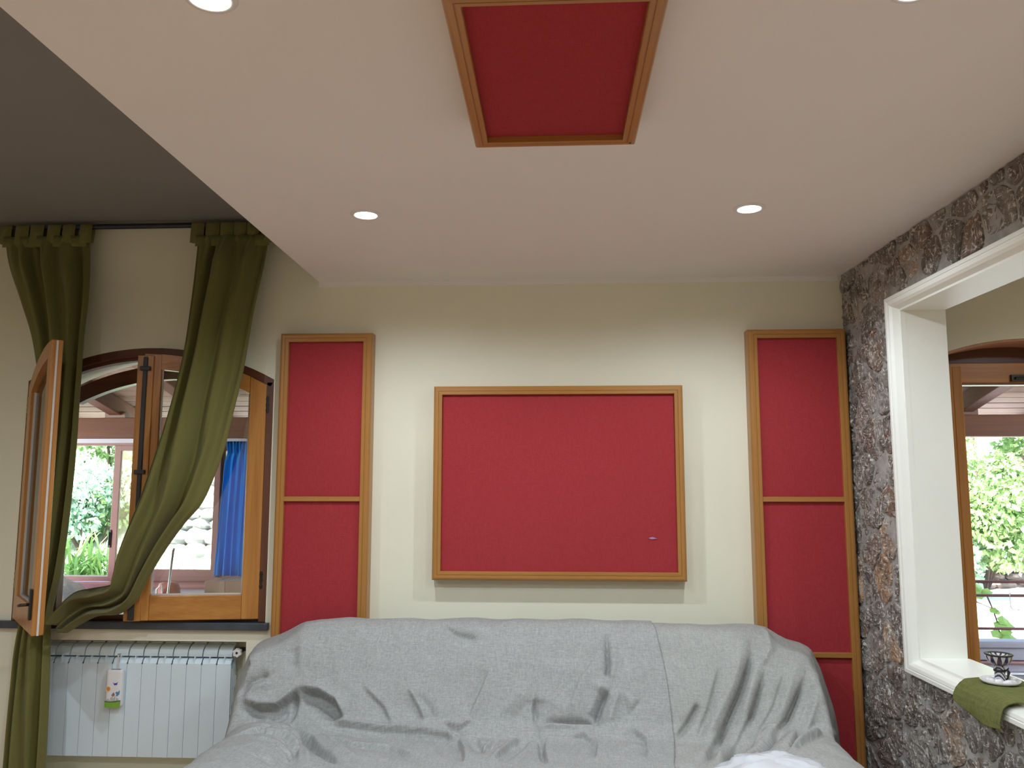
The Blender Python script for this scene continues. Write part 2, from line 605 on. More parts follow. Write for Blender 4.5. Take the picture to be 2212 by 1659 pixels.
def make_stone(poly, k):
    rs = random.Random(100+k)
    cx = sum(p[0] for p in poly)/len(poly)
    cz = sum(p[1] for p in poly)/len(poly)
    # resample the outline, rounded a little towards the middle
    per = []
    m = len(poly)
    for i in range(m):
        a, b = poly[i], poly[(i+1) % m]
        L = math.hypot(b[0]-a[0], b[1]-a[1])
        q = max(1, int(L/.016))
        for j in range(q):
            per.append((a[0]+(b[0]-a[0])*j/q, a[1]+(b[1]-a[1])*j/q))
    for _ in range(2):
        per = [((per[i-1][0]+2*per[i][0]+per[(i+1) % len(per)][0])/4, (per[i-1][1]+2*per[i][1]+per[(i+1) % len(per)][1])/4) for i in range(len(per))]
    gap = rs.uniform(.003, .009)
    h = rs.uniform(.004, .014)
    tx, tz = rs.uniform(-.05, .05), rs.uniform(-.04, .04)
    rings = []
    for f, hh in ((1.0, -.35), (.99, .45), (.965, .85), (.90, .98), (.76, 1.0), (.6, 1.0), (.42, 1.0), (.2, 1.0)):
        ring = []
        for (x, z) in per:
            d = math.hypot(x-cx, z-cz)
            g = max(0, 1 - gap/max(d, .01))
            px, pz = cx + (x-cx)*f*g, cz + (z-cz)*f*g
            w = noise.noise(Vector((px*8, pz*8, k*.37)))*.009 + noise.noise(Vector((px*24, pz*24, k*.9)))*.007 - abs(noise.noise(Vector((px*36, pz*36, 3.1))))*.016 + .004
            n = -.007 + h*hh + (w + tx*(px-cx) + tz*(pz-cz))*(1 if hh > 0.3 else .35)
            jx = noise.noise(Vector((px*40, pz*40, 7.7)))*.005
            jz = noise.noise(Vector((px*40, pz*40, 1.7)))*.005
            px, pz = min(max(px+jx, .002), 2.9), min(max(pz+jz, 0.0), ZC-.002)
            ring.append(sw(px, min(n, .034), pz))
        rings.append(ring)
    mb = MB().loft(rings, True, False)
    c = len(mb.v)
    nper = len(per)
    w = noise.noise(Vector((cx*9, cz*9, k*.37)))*.012
    mb.v.append(sw(cx, min(-.007 + h + w, .034), cz))
    base = (len(rings)-1)*nper
    for i in range(nper):
        mb.f.append((base+i, base+(i+1) % nper, c))
        mb.m.append(0)
    return mb
for k, poly in enumerate(stone_cells()):
    obj('stone', make_stone(poly, k), M['stone'], stone_wall, fix=True)

# moulded surround of the opening: four mitred pieces around a jamb lining
prof = [(0, -.03), (0, .030), (.003, .033), (.017, .033), (.019, .029), (.021, .029), (.024, .031), (.036, .028), (.046, .018), (.053, .004), (.058, -.006), (.066, -.008), (.066, -.03)]
pass_frame = thing('window_3', sw(FA0, 0, FZ0), kind='structure')
def surround(name, p0, p1, inward, length_sign):
    rings = [[], []]
    for t, n in prof:
        for e, p in enumerate((p0, p1)):
            s = 1 if e == 0 else -1
            a = p[0] + inward[0]*t + length_sign[0]*t*s
            z = p[1] + inward[1]*t + length_sign[1]*t*s
            rings[e].append(sw(a, n, z))
    return obj(name, MB().loft(rings), M['stucco'], pass_frame)
surround('moulding', (FA0, FZ0), (FA0, FZ1), (1, 0), (0, 1))
surround('moulding', (FA1, FZ0), (FA1, FZ1), (-1, 0), (0, 1))
surround('moulding', (FA0, FZ1), (FA1, FZ1), (0, -1), (1, 0))
surround('moulding', (FA0, FZ0), (FA1, FZ0), (0, 1), (1, 0))
swbox_ = lambda *a: swbox(MB(), *a)
obj('jamb', swbox_(FA0+.02, OA0, TH-.005, -.008, OZ0-.04, OZ1+.04), M['stucco'], pass_frame, bevel=.003)
obj('jamb', swbox_(OA1, FA1-.02, TH-.005, -.008, OZ0-.04, OZ1+.04), M['stucco'], pass_frame, bevel=.003)
obj('lintel', swbox_(OA0, OA1, TH-.005, -.008, OZ1, FZ1-.02), M['stucco'], pass_frame, bevel=.003)
obj('sill', swbox_(OA0, OA1, TH-.012, -.008, FZ0+.02, OZ0), M['stucco'], pass_frame, bevel=.004)

# ================================================================== WINDOW behind the curtains
win = thing('window_1', (ARC_X, 4.30, .846), kind='structure')
def ring_arch(xc, zc, r0, r1, x0, x1, y0, y1, n=28):
    """curved strip between two radii"""
    a0 = math.acos(max(-1, min(1, (x1-xc)/r1)))
    a1 = math.acos(max(-1, min(1, (x0-xc)/r1)))
    rings = []
    for i in range(n+1):
        a = a0 + (a1-a0)*i/n
        c, s = math.cos(a), math.sin(a)
        rings.append([(xc+c*r1, y0, zc+s*r1), (xc+c*r1, y1, zc+s*r1), (xc+c*r0, y1, zc+s*r0), (xc+c*r0, y0, zc+s*r0)])
    return MB().loft(rings)
X0, X1 = -2.866, -1.504
zs = ARC_Z + math.sqrt(ARC_R**2 - (X1-ARC_X)**2)
obj('frame_arch', ring_arch(ARC_X, ARC_Z, ARC_R-.042, ARC_R-.001, X0, X1, 4.305, 4.365), M['dark_x'], win)
obj('frame_arch', ring_arch(ARC_X, ARC_Z, ARC_R-.060, ARC_R-.042, X0+.02, X1-.02, 4.335, 4.380), M['dark_x'], win)
for xa, xb in ((X0+.001, X0+.042), (X1-.042, X1-.001)):
    obj('frame_jamb', MB().box(xa, xb, 4.305, 4.365, .846, zs-.012), M['dark_z'] if xa > -2 else M['pine_z'], win, bevel=.004)
for xa, xb in ((X0+.04, X0+.056), (X1-.056, X1-.04)):
    obj('frame_stop', MB().box(xa, xb, 4.335, 4.380, .846, zs-.02), M['dark_z'], win)
obj('frame_rail', MB().box(X0+.04, X1-.04, 4.335, 4.385, .846, .875), M['dark_x'], win)
obj('shutter_arch', ring_arch(ARC_X, ARC_Z, ARC_R-.13, ARC_R-.045, X0+.06, X1-.06, 4.61, 4.665), M['dark_x'], win)
for xa, xb in ((X0+.002, X0+.050), (X1-.115, X1-.02)):
    obj('shutter_jamb', MB().box(xa, xb, 4.61, 4.665, .846, zs-.06), M['dark_z'], win)
sill = struct('trim_3', MB().box(-3.06, -1.482, 4.268, 4.299, .809, .846).box(X0+.002, X1-.002, 4.30, 4.70, .811, .845), M['slate'], bevel=.002)

def make_sash(hx, hy, ang, side, w=.640, ztop_fn=None, z0=.862, th=.050, kind='right'):
    """casement leaf. ang opens it into the room; local x runs from the hinge to the free edge"""
    ca, sa = math.cos(ang), math.sin(ang)
    dx = (ca*side, -sa)                       # along the leaf
    nx = (-sa*side, -ca)                      # room face normal
    def P(x, n, z):
        return (hx + dx[0]*x + nx[0]*n, hy + dx[1]*x + nx[1]*n, z)
    def bx(x0, x1, n0, n1, z0_, z1_):
        vs = [P(x, n, z) for z in (z0_, z1_) for x in (x0, x1) for n in (n0, n1)]
        return MB().add(vs, [(0, 2, 3, 1), (4, 5, 7, 6), (0, 1, 5, 4), (2, 6, 7, 3), (0, 4, 6, 2), (1, 3, 7, 5)])
    def top(x, inset=.0):
        X = (hx_closed + side*x) - ARC_X
        r = ARC_R - .045 - inset
        return ARC_Z + math.sqrt(r*r - X*X)
    hx_closed = X1-.045 if side < 0 else X0+.045
    s0, s1 = .088, .090
    def post(x0, x1):
        n = 6
        rings = []
        lo = [P(x0, 0, z0), P(x1, 0, z0), P(x1, th, z0), P(x0, th, z0)]
        hi = [P(x0, 0, top(x0)), P(x1, 0, top(x1)), P(x1, th, top(x1)), P(x0, th, top(x0))]
        return MB().loft([lo, hi])
    sash = obj('sash', post(0, s0), M['pine_z'], win, bevel=.004)
    obj('stile', post(w-s1, w), M['pine_z'], sash, bevel=.004)
    # arched top rail
    rings = []
    for i in range(13):
        x = s0 + (w-s1-s0)*i/12
        t = top(x)
        b = top(x, .082)
        rings.append([P(x, 0, t), P(x, th, t), P(x, th, b), P(x, 0, b)])
    obj('top_rail', MB().loft(rings), M['pine_x'], sash)
    obj('bottom_rail', bx(s0, w-s1, 0, th, z0, z0+.125), M['pine_x'], sash, bevel=.004)
    rings = []
    for i in range(13):
        x = s0-.004 + (w-s1-s0+.008)*i/12
        b = top(x, .078)
        rings.append([P(x, .018, z0+.12), P(x, .024, z0+.12), P(x, .024, b), P(x, .018, b)])
    obj('pane', MB().loft(rings), M['glass'], sash)
    g = bx(s0, w-s1, .024, .034, z0+.125, z0+.133)
    for a, b2 in ((s0, s0+.007), (w-s1-.007, w-s1)):
        g2 = bx(a, b2, .024, .034, z0+.125, top((a+b2)/2, .084))
        g.add(g2.v, g2.f)
    obj('glazing_bead', g, M['gasket'], sash)
    if kind == 'right':
        # meeting strip with the blackened bolt and its guides
        obj('cover_strip', bx(w-.052, w+.030, th, th+.012, z0, top(w)-.012), M['pine_z'], sash, bevel=.003)
        obj('bolt', bx(w-.024, w-.002, th+.012, th+.022, z0+.004, top(w)-.02), M['black'], sash, bevel=.003, segs=1)
        for z in (1.02, 1.62, 2.165):
            g = bx(w-.040, w+.014, th+.010, th+.028, z-.011, z+.011)
            obj('bolt_guide', g, M['black'], sash, bevel=.003)
        obj('bolt_handle', bx(w-.027, w+.003, th+.02, th+.035, .87, .99), M['black'], sash, bevel=.004)
    else:
        obj('gasket', bx(w, w+.004, th*.42, th*.60, z0, top(w)-.004), M['gasket'], sash)
        obj('latch', bx(w-.065, w-.03, th, th+.012, .93, 1.07), M['black'], sash, bevel=.003)
        obj('latch_knob', MB().tube([P(w-.047, th+.01, 1.0), P(w-.047, th+.045, 1.0), P(w-.075, th+.05, .995)], .007, 8), M['black'], sash, smooth=True)
    for z in (1.06, 1.98):
        mb = MB().tube([P(-.008, th*.9, z-.045), P(-.008, th*.9, z+.045)], .008, 10)
        for q in (-.03, .0, .03):
            mb.lathe(P(-.008, th*.9, z+q), [(.0, -.004), (.0105, -.004), (.0105, .004), (.0, .004)], 10)
        obj('hinge', mb, M['brass'] if side > 0 else M['black'], sash, smooth=False)
    return sash
make_sash(X1-.047, 4.352, math.radians(8.5), -1, kind='right')
make_sash(X0+.066, 4.300, math.radians(49.5), 1, w=.665, kind='left')

# ================================================================== WINDOW of the next room
win2 = thing('window_2', (2.45, 4.42, .05), kind='structure')
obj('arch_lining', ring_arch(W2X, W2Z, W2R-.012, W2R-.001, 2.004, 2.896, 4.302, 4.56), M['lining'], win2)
hd = [(2.012, 2.200), (2.888, 2.200)] + arch_pts(W2X, W2Z, W2R-.012, 2.888, 2.012)
obj('header_board', prism_xz(hd, 4.505, 4.555), M['dark_x'], win2)
obj('header_rail', MB().box(2.06, 2.84, 4.470, 4.530, 2.096, 2.204), M['pine_x'], win2, bevel=.004)
obj('header_bead', MB().box(2.06, 2.84, 4.475, 4.535, 2.086, 2.096), M['dark_x'], win2)
for a, b in ((2.002, 2.062), (2.838, 2.898)):
    obj('frame_jamb', MB().box(a, b, 4.40, 4.55, .05, 2.20), M['dark_z'], win2, bevel=.004)
obj('bolt_plate', MB().box(2.425, 2.56, 4.455, 4.470, 2.104, 2.138).tube([(2.44, 4.448, 2.119), (2.55, 4.448, 2.123)], .007, 8), M['black'], win2)
def leaf2():
    h = Vector((2.06, 4.385, 0))
    e = Vector((1.842, 3.862, 0))
    d = (e-h).normalized()
    n = Vector((-d.y, d.x, 0))
    if n.x > 0:
        n = -n
    L = (e-h).length
    def bx(x0, x1, n0, n1, z0, z1):
        vs = [h + d*x + n*q + Vector((0, 0, z)) for z in (z0, z1) for x in (x0, x1) for q in (n0, n1)]
        return MB().add(vs, [(0, 2, 3, 1), (4, 5, 7, 6), (0, 1, 5, 4), (2, 6, 7, 3), (0, 4, 6, 2), (1, 3, 7, 5)])
    s = obj('sash', bx(L-.10, L, -.032, .006, .08, 2.098), M['pine_z'], win2, bevel=.003)
    obj('stile_strip', bx(L-.10, L+.003, .006, .034, .08, 2.112), M['pine_z'], s, bevel=.003)
    obj('hinge_stile', bx(0, .09, -.03, .03, .08, 2.1), M['pine_z'], s)
    obj('top_rail', bx(.09, L-.1, -.03, .03, 2.0, 2.1), M['pine_x'], s)
    obj('bottom_rail', bx(.09, L-.1, -.03, .03, .08, .3), M['pine_x'], s)
    obj('pane', bx(.09, L-.1, -.004, .004, .3, 2.0), M['glass'], s)
    obj('lock', bx(L-.055, L+.006, .034, .052, .955, 1.085), M['black'], s, bevel=.003)
    kb = MB()
    for z in (.975, 1.0, 1.025, 1.05):
        c = h + d*(L-.03) + n*.056
        kb.lathe((c.x, c.y, z), [(0, -.007), (.008, -.006), (.010, 0), (.008, .006), (0, .007)], 8)
    obj('lock_bolt', kb, M['black'], s, smooth=True)
leaf2()
def interp(x, xp, fp): return np.interp(x, xp, fp)
def smax(a, b, k):
    h = np.clip(.5 + .5*(a-b)/k, 0, 1)
    return b*(1-h) + a*h + k*h*(1-h)
def smin(a, b, k): return -smax(-a, -b, k)
def sofa_z(X, Y):
    X = np.asarray(X, float); Y = np.asarray(Y, float)
    prof = interp(Y, [2.5, 3.56, 3.63, 3.66, 3.72, 3.78, 3.84, 3.90, 3.945, 3.985, 4.03, 4.08, 4.12, 4.15, 4.17, 4.19],
                  [.05, .05, .43, .478, .53, .635, .745, .835, .883, .905, .912, .905, .88, .80, .60, .15])
    Xe = (X+.12)*(1 + .26*np.clip(4.08-Y, 0, .5)) - .12
    ends = interp(Xe, [-1.64, -1.60, -1.56, -1.53, -1.49, -1.45, -1.41, -1.36, -1.30, -1.22, -1.15, -1.0, -.2, .7, .93, .99, 1.05, 1.10, 1.165, 1.20, 1.235, 1.27, 1.31, 1.35],
                  [.05, .28, .50, .62, .72, .765, .785, .805, .835, .876, .895, .905, .915, .908, .905, .885, .845, .818, .795, .775, .70, .60, .42, .05])
    z = smin(prof, ends, .05)
    seat = interp(Y, [2.55, 2.62, 2.7, 2.8, 3.75, 3.9], [.05, .34, .43, .455, .475, .2]) - 7*np.clip(np.abs(X+.12)-1.12, 0, 1)**2
    z = smax(z, seat, .05)
    for xc, hw, top in ((-1.235, .20, .525), (1.0, .205, .53)):
        d = np.clip(np.abs(X-xc)/hw, 0, 2)
        arm = np.where(d < 1, top - .13*(1-np.sqrt(np.clip(1-d**2.4, 0, 1))), top-.13-1.6*hw*(d-1)*2.0)
        arm = arm - interp(Y, [2.45, 2.55, 2.65, 3.62, 3.75, 3.9], [.5, .1, 0, 0, .02, .5])
        z = smax(z, arm, .035)
    return np.maximum(z, .04)
FOLDS_LEFT = [
 ([(-1.171,3.785,0.645),(-1.167,3.737,0.559),(-1.172,3.707,0.522)],0.012,-0.030),
 ([(-1.171,3.788,0.648),(-1.062,3.779,0.632),(-0.982,3.757,0.594),(-0.926,3.717,0.527)],0.016,0.020),
 ([(-1.132,3.767,0.612),(-1.054,3.753,0.587),(-0.987,3.729,0.545),(-0.960,3.706,0.518)],0.018,-0.020),
 ([(-1.413,3.757,0.594),(-1.323,3.745,0.573),(-1.239,3.745,0.572),(-1.194,3.764,0.606),(-1.171,3.785,0.645)],0.014,0.018),
 ([(-1.384,3.740,0.565),(-1.294,3.726,0.541),(-1.220,3.725,0.538),(-1.177,3.737,0.559)],0.018,-0.020),
 ([(-1.190,4.021,0.878),(-1.175,3.878,0.801),(-1.167,3.821,0.710)],0.030,0.010),
 ([(-1.205,3.877,0.801),(-1.201,3.821,0.710)],0.030,-0.012),
 ([(-1.092,3.715,0.525),(-0.891,3.692,0.507),(-0.703,3.673,0.495),(-0.480,3.660,0.488),(-0.427,3.679,0.499)],0.010,0.016),
 ([(-1.030,3.680,0.499),(-0.798,3.648,0.479),(-0.497,3.637,0.474),(-0.414,3.570,0.471)],0.012,-0.018),
 ([(-0.498,3.711,0.522),(-0.414,3.688,0.504),(-0.363,3.721,0.531)],0.012,0.012),
 ([(-0.474,3.685,0.502),(-0.400,3.658,0.486)],0.012,-0.012),
 ([(-0.096,3.774,0.624),(-0.092,3.708,0.519),(-0.071,3.628,0.472),(-0.049,3.338,0.466)],0.007,-0.014),
 ([(-0.195,3.716,0.527),(-0.146,3.744,0.572),(-0.106,3.767,0.612)],0.025,-0.016),
 ([(-0.247,3.734,0.554),(-0.187,3.764,0.606),(-0.158,3.789,0.649)],0.020,0.010),
 ([(-0.064,3.721,0.531),(0.056,3.716,0.527),(0.166,3.715,0.525),(0.213,3.732,0.551)],0.013,-0.016),
 ([(-0.084,3.697,0.511),(0.055,3.694,0.508),(0.194,3.695,0.510)],0.012,0.012),
 ([(0.238,3.785,0.644),(0.202,3.752,0.585),(0.176,3.716,0.526)],0.016,-0.022),
 ([(0.203,3.810,0.689),(0.163,3.761,0.601),(0.133,3.734,0.554)],0.016,0.014),
 ([(0.273,3.791,0.655),(0.249,3.752,0.586),(0.219,3.708,0.520)],0.014,0.014),
 ([(0.239,3.949,0.882),(0.236,3.839,0.743),(0.228,3.814,0.696)],0.007,-0.020),
 ([(0.268,3.942,0.877),(0.261,3.839,0.743),(0.243,3.805,0.681)],0.012,0.008),
 ([(0.282,3.782,0.637),(0.313,3.736,0.556),(0.372,3.771,0.618)],0.012,-0.010),
 ([(0.306,3.782,0.638),(0.331,3.755,0.590),(0.354,3.777,0.629)],0.012,0.008),
 ([(-0.539,3.979,0.893),(-0.465,3.922,0.859),(-0.344,3.900,0.835)],0.016,-0.010),
 ([(-0.507,3.990,0.896),(-0.413,3.934,0.870),(-0.303,3.918,0.853)],0.020,0.008),
 ([(-0.622,3.776,0.627),(-0.565,3.747,0.575),(-0.518,3.712,0.523)],0.015,-0.010),
 ([(-0.666,3.785,0.644),(-0.606,3.746,0.575),(-0.569,3.711,0.522)],0.018,0.010),
 ([(-1.291,3.811,0.690),(-1.376,3.794,0.659),(-1.416,3.761,0.599)],0.014,-0.018),
 ([(-1.282,3.798,0.669),(-1.354,3.779,0.632),(-1.396,3.758,0.596)],0.014,0.012),
 ([(-1.373,3.863,0.760),(-1.453,3.911,0.666),(-1.531,4.024,0.533)],0.020,0.008),
 ([(-1.296,3.593,0.521),(-1.170,3.549,0.520),(-1.083,3.478,0.488),(-0.989,3.290,0.465)],0.009,0.014),
 ([(-1.258,3.491,0.525),(-1.140,3.460,0.514),(-1.067,3.404,0.478),(-1.007,3.289,0.465)],0.009,-0.012),
 ([(-1.259,3.417,0.525),(-1.138,3.373,0.513),(-1.074,3.336,0.482),(-1.043,3.286,0.465)],0.008,0.010),
 ([(-1.238,3.265,0.525),(-1.116,3.233,0.505),(-1.080,3.225,0.485)],0.006,-0.012),
 ([(-1.376,3.673,0.496),(-1.297,3.680,0.514),(-1.219,3.631,0.523)],0.010,0.014),
 ([(-1.247,3.542,0.525),(-1.180,3.576,0.522),(-1.123,3.576,0.508)],0.010,-0.012),
 ([(-1.178,3.631,0.520),(-1.093,3.557,0.493),(-1.016,3.438,0.468),(-0.957,3.291,0.465)],0.012,0.014),
 ([(-1.176,3.700,0.520),(-1.089,3.639,0.490),(-0.976,3.495,0.470),(-0.842,3.317,0.466)],0.014,-0.020),
 ([(-1.123,3.715,0.525),(-1.020,3.649,0.479),(-0.866,3.446,0.469),(-0.756,3.301,0.466)],0.016,0.014),
 ([(-0.255,3.327,0.466),(-0.204,3.534,0.470),(-0.146,3.647,0.478)],0.014,0.014),
 ([(-0.219,3.329,0.466),(-0.166,3.526,0.470),(-0.122,3.637,0.474)],0.012,-0.012),
 ([(-0.368,3.637,0.474),(-0.326,3.501,0.470),(-0.295,3.587,0.471)],0.014,-0.010),
 ([(-0.701,3.566,0.471),(-0.618,3.431,0.468),(-0.541,3.312,0.466)],0.020,-0.010),
 ([(-0.585,3.630,0.473),(-0.501,3.465,0.469),(-0.455,3.337,0.466)],0.020,0.008),
 ([(0.074,3.647,0.478),(0.114,3.668,0.492),(0.169,3.599,0.472)],0.015,0.008),
 ([(0.250,3.650,0.480),(0.311,3.676,0.496),(0.386,3.652,0.482)],0.015,-0.008),
 ([(0.258,3.504,0.470),(0.362,3.609,0.472)],0.020,0.008)]
FOLDS_RIGHT = [
 ([(0.892,3.907,0.842),(0.812,3.804,0.678),(0.696,3.698,0.511),(0.561,3.379,0.467)],0.013,-0.026),
 ([(0.853,3.907,0.842),(0.772,3.803,0.678),(0.660,3.706,0.518),(0.516,3.377,0.467)],0.018,0.020),
 ([(0.937,3.848,0.757),(0.840,3.747,0.576),(0.703,3.526,0.470),(0.641,3.383,0.467)],0.012,-0.028),
 ([(0.912,3.867,0.785),(0.813,3.756,0.593),(0.679,3.552,0.471),(0.614,3.381,0.467)],0.015,0.020),
 ([(1.108,3.832,0.731),(0.996,3.743,0.570),(0.856,3.584,0.498),(0.743,3.423,0.468)],0.012,-0.026),
 ([(1.080,3.858,0.769),(0.968,3.752,0.586),(0.842,3.655,0.492),(0.703,3.422,0.468)],0.018,0.018),
 ([(1.017,3.844,0.751),(0.928,3.757,0.594),(0.812,3.659,0.487),(0.705,3.473,0.469)],0.014,-0.010),
 ([(0.734,3.854,0.766),(0.659,3.755,0.591),(0.580,3.655,0.484)],0.016,-0.012),
 ([(0.766,3.860,0.775),(0.692,3.765,0.608),(0.609,3.656,0.484)],0.020,0.010),
 ([(1.114,3.797,0.664),(0.997,3.616,0.530),(0.889,3.428,0.514)],0.012,-0.020),
 ([(1.137,3.787,0.647),(1.071,3.718,0.530),(0.958,3.525,0.528)],0.014,0.016),
 ([(0.967,4.028,0.884),(0.956,3.892,0.821),(0.908,3.855,0.768)],0.020,0.012),
 ([(0.495,3.666,0.491),(0.581,3.740,0.565),(0.612,3.766,0.610)],0.012,-0.016),
 ([(0.521,3.647,0.478),(0.610,3.731,0.548),(0.635,3.755,0.590)],0.014,0.012),
 ([(0.910,3.454,0.521),(1.015,3.560,0.530),(1.142,3.699,0.512),(1.284,4.008,0.412)],0.010,0.016),
 ([(0.900,3.384,0.518),(0.991,3.480,0.530),(1.110,3.599,0.515)],0.007,-0.016),
 ([(1.171,4.070,0.790),(1.138,3.818,0.699),(1.151,3.759,0.597)],0.020,0.008),
 ([(1.124,3.730,0.547),(1.052,3.687,0.520),(0.970,3.523,0.529)],0.012,-0.010),
 ([(0.493,3.831,0.728),(0.538,3.745,0.572),(0.528,3.572,0.471)],0.020,0.006)]
STEPS_LEFT = [
 ([(-0.996,3.636,0.474),(-0.854,3.547,0.471),(-0.690,3.510,0.470),(-0.558,3.409,0.468)],0.030,0.010,0.020,0.014),
 ([(-0.044,3.665,0.490),(-0.052,3.515,0.470),(-0.032,3.339,0.466)],0.020,0.010,0.014,0.014),
 ([(0.044,3.646,0.478),(0.118,3.663,0.489),(0.167,3.565,0.471),(0.150,3.393,0.467)],0.020,0.010,0.014,0.012),
 ([(0.313,3.701,0.514),(0.376,3.652,0.482),(0.358,3.404,0.468)],0.020,0.010,0.014,0.012),
 ([(-0.877,3.794,0.659),(-0.760,3.745,0.573),(-0.706,3.686,0.502)],0.030,0.006,0.020,0.010),
 ([(-0.296,3.836,0.737),(-0.343,3.777,0.630),(-0.388,3.723,0.535)],0.030,0.006,0.020,0.012),
 ([(-1.446,4.064,0.763),(-1.394,3.836,0.724),(-1.422,3.787,0.633)],0.030,0.012,0.020,0.010),
 ([(-1.413,3.757,0.594),(-1.323,3.745,0.573),(-1.239,3.745,0.572),(-1.194,3.764,0.606),(-1.171,3.785,0.645)],0.030,0.016,0.020,0.045),
 ([(-1.171,3.785,0.645),(-1.062,3.779,0.632),(-0.982,3.757,0.594),(-0.926,3.717,0.527)],0.030,0.018,0.026,0.050),
 ([(-1.094,3.718,0.528),(-0.892,3.696,0.510),(-0.704,3.677,0.497),(-0.481,3.665,0.491),(-0.413,3.628,0.472)],0.022,0.014,0.013,0.026),
 ([(0.195,3.703,0.515),(0.056,3.705,0.516),(-0.084,3.706,0.518)],0.022,0.010,0.018,0.026),
 ([(0.238,3.791,0.654),(0.202,3.752,0.585),(0.171,3.711,0.522)],0.020,0.012,0.020,0.030),
 ([(-0.092,3.708,0.519),(-0.105,3.745,0.573),(-0.102,3.771,0.619)],0.020,0.006,0.022,0.020),
 ([(-0.498,3.711,0.522),(-0.414,3.686,0.503),(-0.363,3.723,0.534)],0.015,0.010,0.012,0.014),
 ([(-1.328,3.449,0.514),(-1.238,3.517,0.525),(-1.125,3.504,0.508),(-1.052,3.430,0.470),(-0.993,3.290,0.465)],0.016,0.012,0.010,0.016),
 ([(-1.256,3.410,0.525),(-1.134,3.389,0.512),(-1.065,3.353,0.476),(-1.028,3.288,0.465)],0.016,0.010,0.008,0.012),
 ([(-1.236,3.260,0.525),(-1.115,3.230,0.504),(-1.080,3.225,0.485)],0.020,0.006,0.006,0.010),
 ([(-1.168,3.695,0.518),(-1.056,3.621,0.475),(-0.941,3.442,0.468),(-0.828,3.298,0.465)],0.020,0.014,0.018,0.024),
 ([(0.238,3.943,0.879),(0.238,3.839,0.743),(0.228,3.810,0.689)],0.012,0.006,0.008,0.022),
 ([(-0.430,3.658,0.486),(-0.382,3.498,0.470),(-0.357,3.322,0.466)],0.020,0.012,0.020,0.014),
 ([(-0.339,3.637,0.474),(-0.297,3.502,0.470),(-0.250,3.640,0.475)],0.014,0.008,0.014,0.014),
 ([(-0.256,3.337,0.466),(-0.196,3.558,0.471),(-0.142,3.647,0.478)],0.016,0.010,0.016,0.018),
 ([(-1.292,3.813,0.694),(-1.376,3.794,0.660),(-1.417,3.763,0.603)],0.018,0.010,0.014,0.018),
 ([(-0.666,3.789,0.651),(-0.606,3.746,0.575),(-0.573,3.711,0.522)],0.020,0.010,0.014,0.012),
 ([(0.209,3.887,0.814),(0.100,3.809,0.688),(0.040,3.736,0.558)],0.030,0.006,0.020,0.008),
 ([(-0.539,3.979,0.893),(-0.466,3.926,0.862),(-0.345,3.903,0.839)],0.020,0.006,0.014,0.010)]
STEPS_RIGHT = [
 ([(0.561,3.379,0.467),(0.696,3.698,0.511),(0.812,3.804,0.678),(0.897,3.907,0.842)],0.022,0.016,0.016,0.034),
 ([(0.641,3.383,0.467),(0.703,3.526,0.470),(0.840,3.747,0.576),(0.941,3.848,0.757)],0.020,0.016,0.014,0.032),
 ([(0.739,3.423,0.468),(0.856,3.584,0.498),(0.996,3.743,0.570),(1.108,3.832,0.731)],0.020,0.016,0.014,0.030),
 ([(0.578,3.645,0.478),(0.659,3.755,0.591),(0.736,3.854,0.766)],0.020,0.008,0.016,0.012),
 ([(0.889,3.428,0.514),(0.997,3.616,0.530),(1.114,3.797,0.664)],0.016,0.012,0.014,0.024),
 ([(0.495,3.666,0.491),(0.581,3.740,0.565),(0.617,3.768,0.614)],0.016,0.010,0.013,0.020),
 ([(0.714,3.473,0.469),(0.841,3.679,0.500),(0.945,3.766,0.611),(1.021,3.845,0.751)],0.016,0.008,0.012,0.012),
 ([(0.908,3.444,0.520),(1.009,3.541,0.530),(1.139,3.692,0.508)],0.022,0.010,0.010,0.020),
 ([(0.967,4.028,0.884),(0.960,3.892,0.821),(0.905,3.843,0.750)],0.020,0.008,0.020,0.008)]
SEAM = [(0.454,4.029,0.898),(0.462,3.925,0.861),(0.478,3.864,0.781),(0.490,3.802,0.675),(0.497,3.739,0.563),(0.495,3.654,0.483),(0.469,3.461,0.469),(0.453,3.373,0.467)]
CURTAIN_RIGHT = [((-1.917,4.190,2.876),(-1.517,4.190,2.870)),
 ((-1.919,4.180,2.751),(-1.531,4.180,2.745)),
 ((-1.933,4.160,2.444),(-1.579,4.160,2.441)),
 ((-1.950,4.150,2.245),(-1.615,4.150,2.145)),
 ((-1.988,4.140,2.024),(-1.660,4.140,1.903)),
 ((-2.030,4.130,1.831),(-1.692,4.130,1.735)),
 ((-2.080,4.120,1.641),(-1.739,4.130,1.594)),
 ((-2.129,4.120,1.477),(-1.799,4.130,1.458)),
 ((-2.187,4.120,1.314),(-1.881,4.130,1.361)),
 ((-2.232,4.130,1.186),(-1.971,4.130,1.233)),
 ((-2.252,4.150,1.092),(-2.045,4.130,1.106)),
 ((-2.270,4.170,1.050),(-2.115,4.140,0.977)),
 ((-2.367,4.180,1.030),(-2.212,4.160,0.905)),
 ((-2.475,4.180,1.003),(-2.327,4.160,0.892)),
 ((-2.534,4.160,0.939),(-2.398,4.150,0.857)),
 ((-2.558,4.140,0.877),(-2.466,4.140,0.812))]
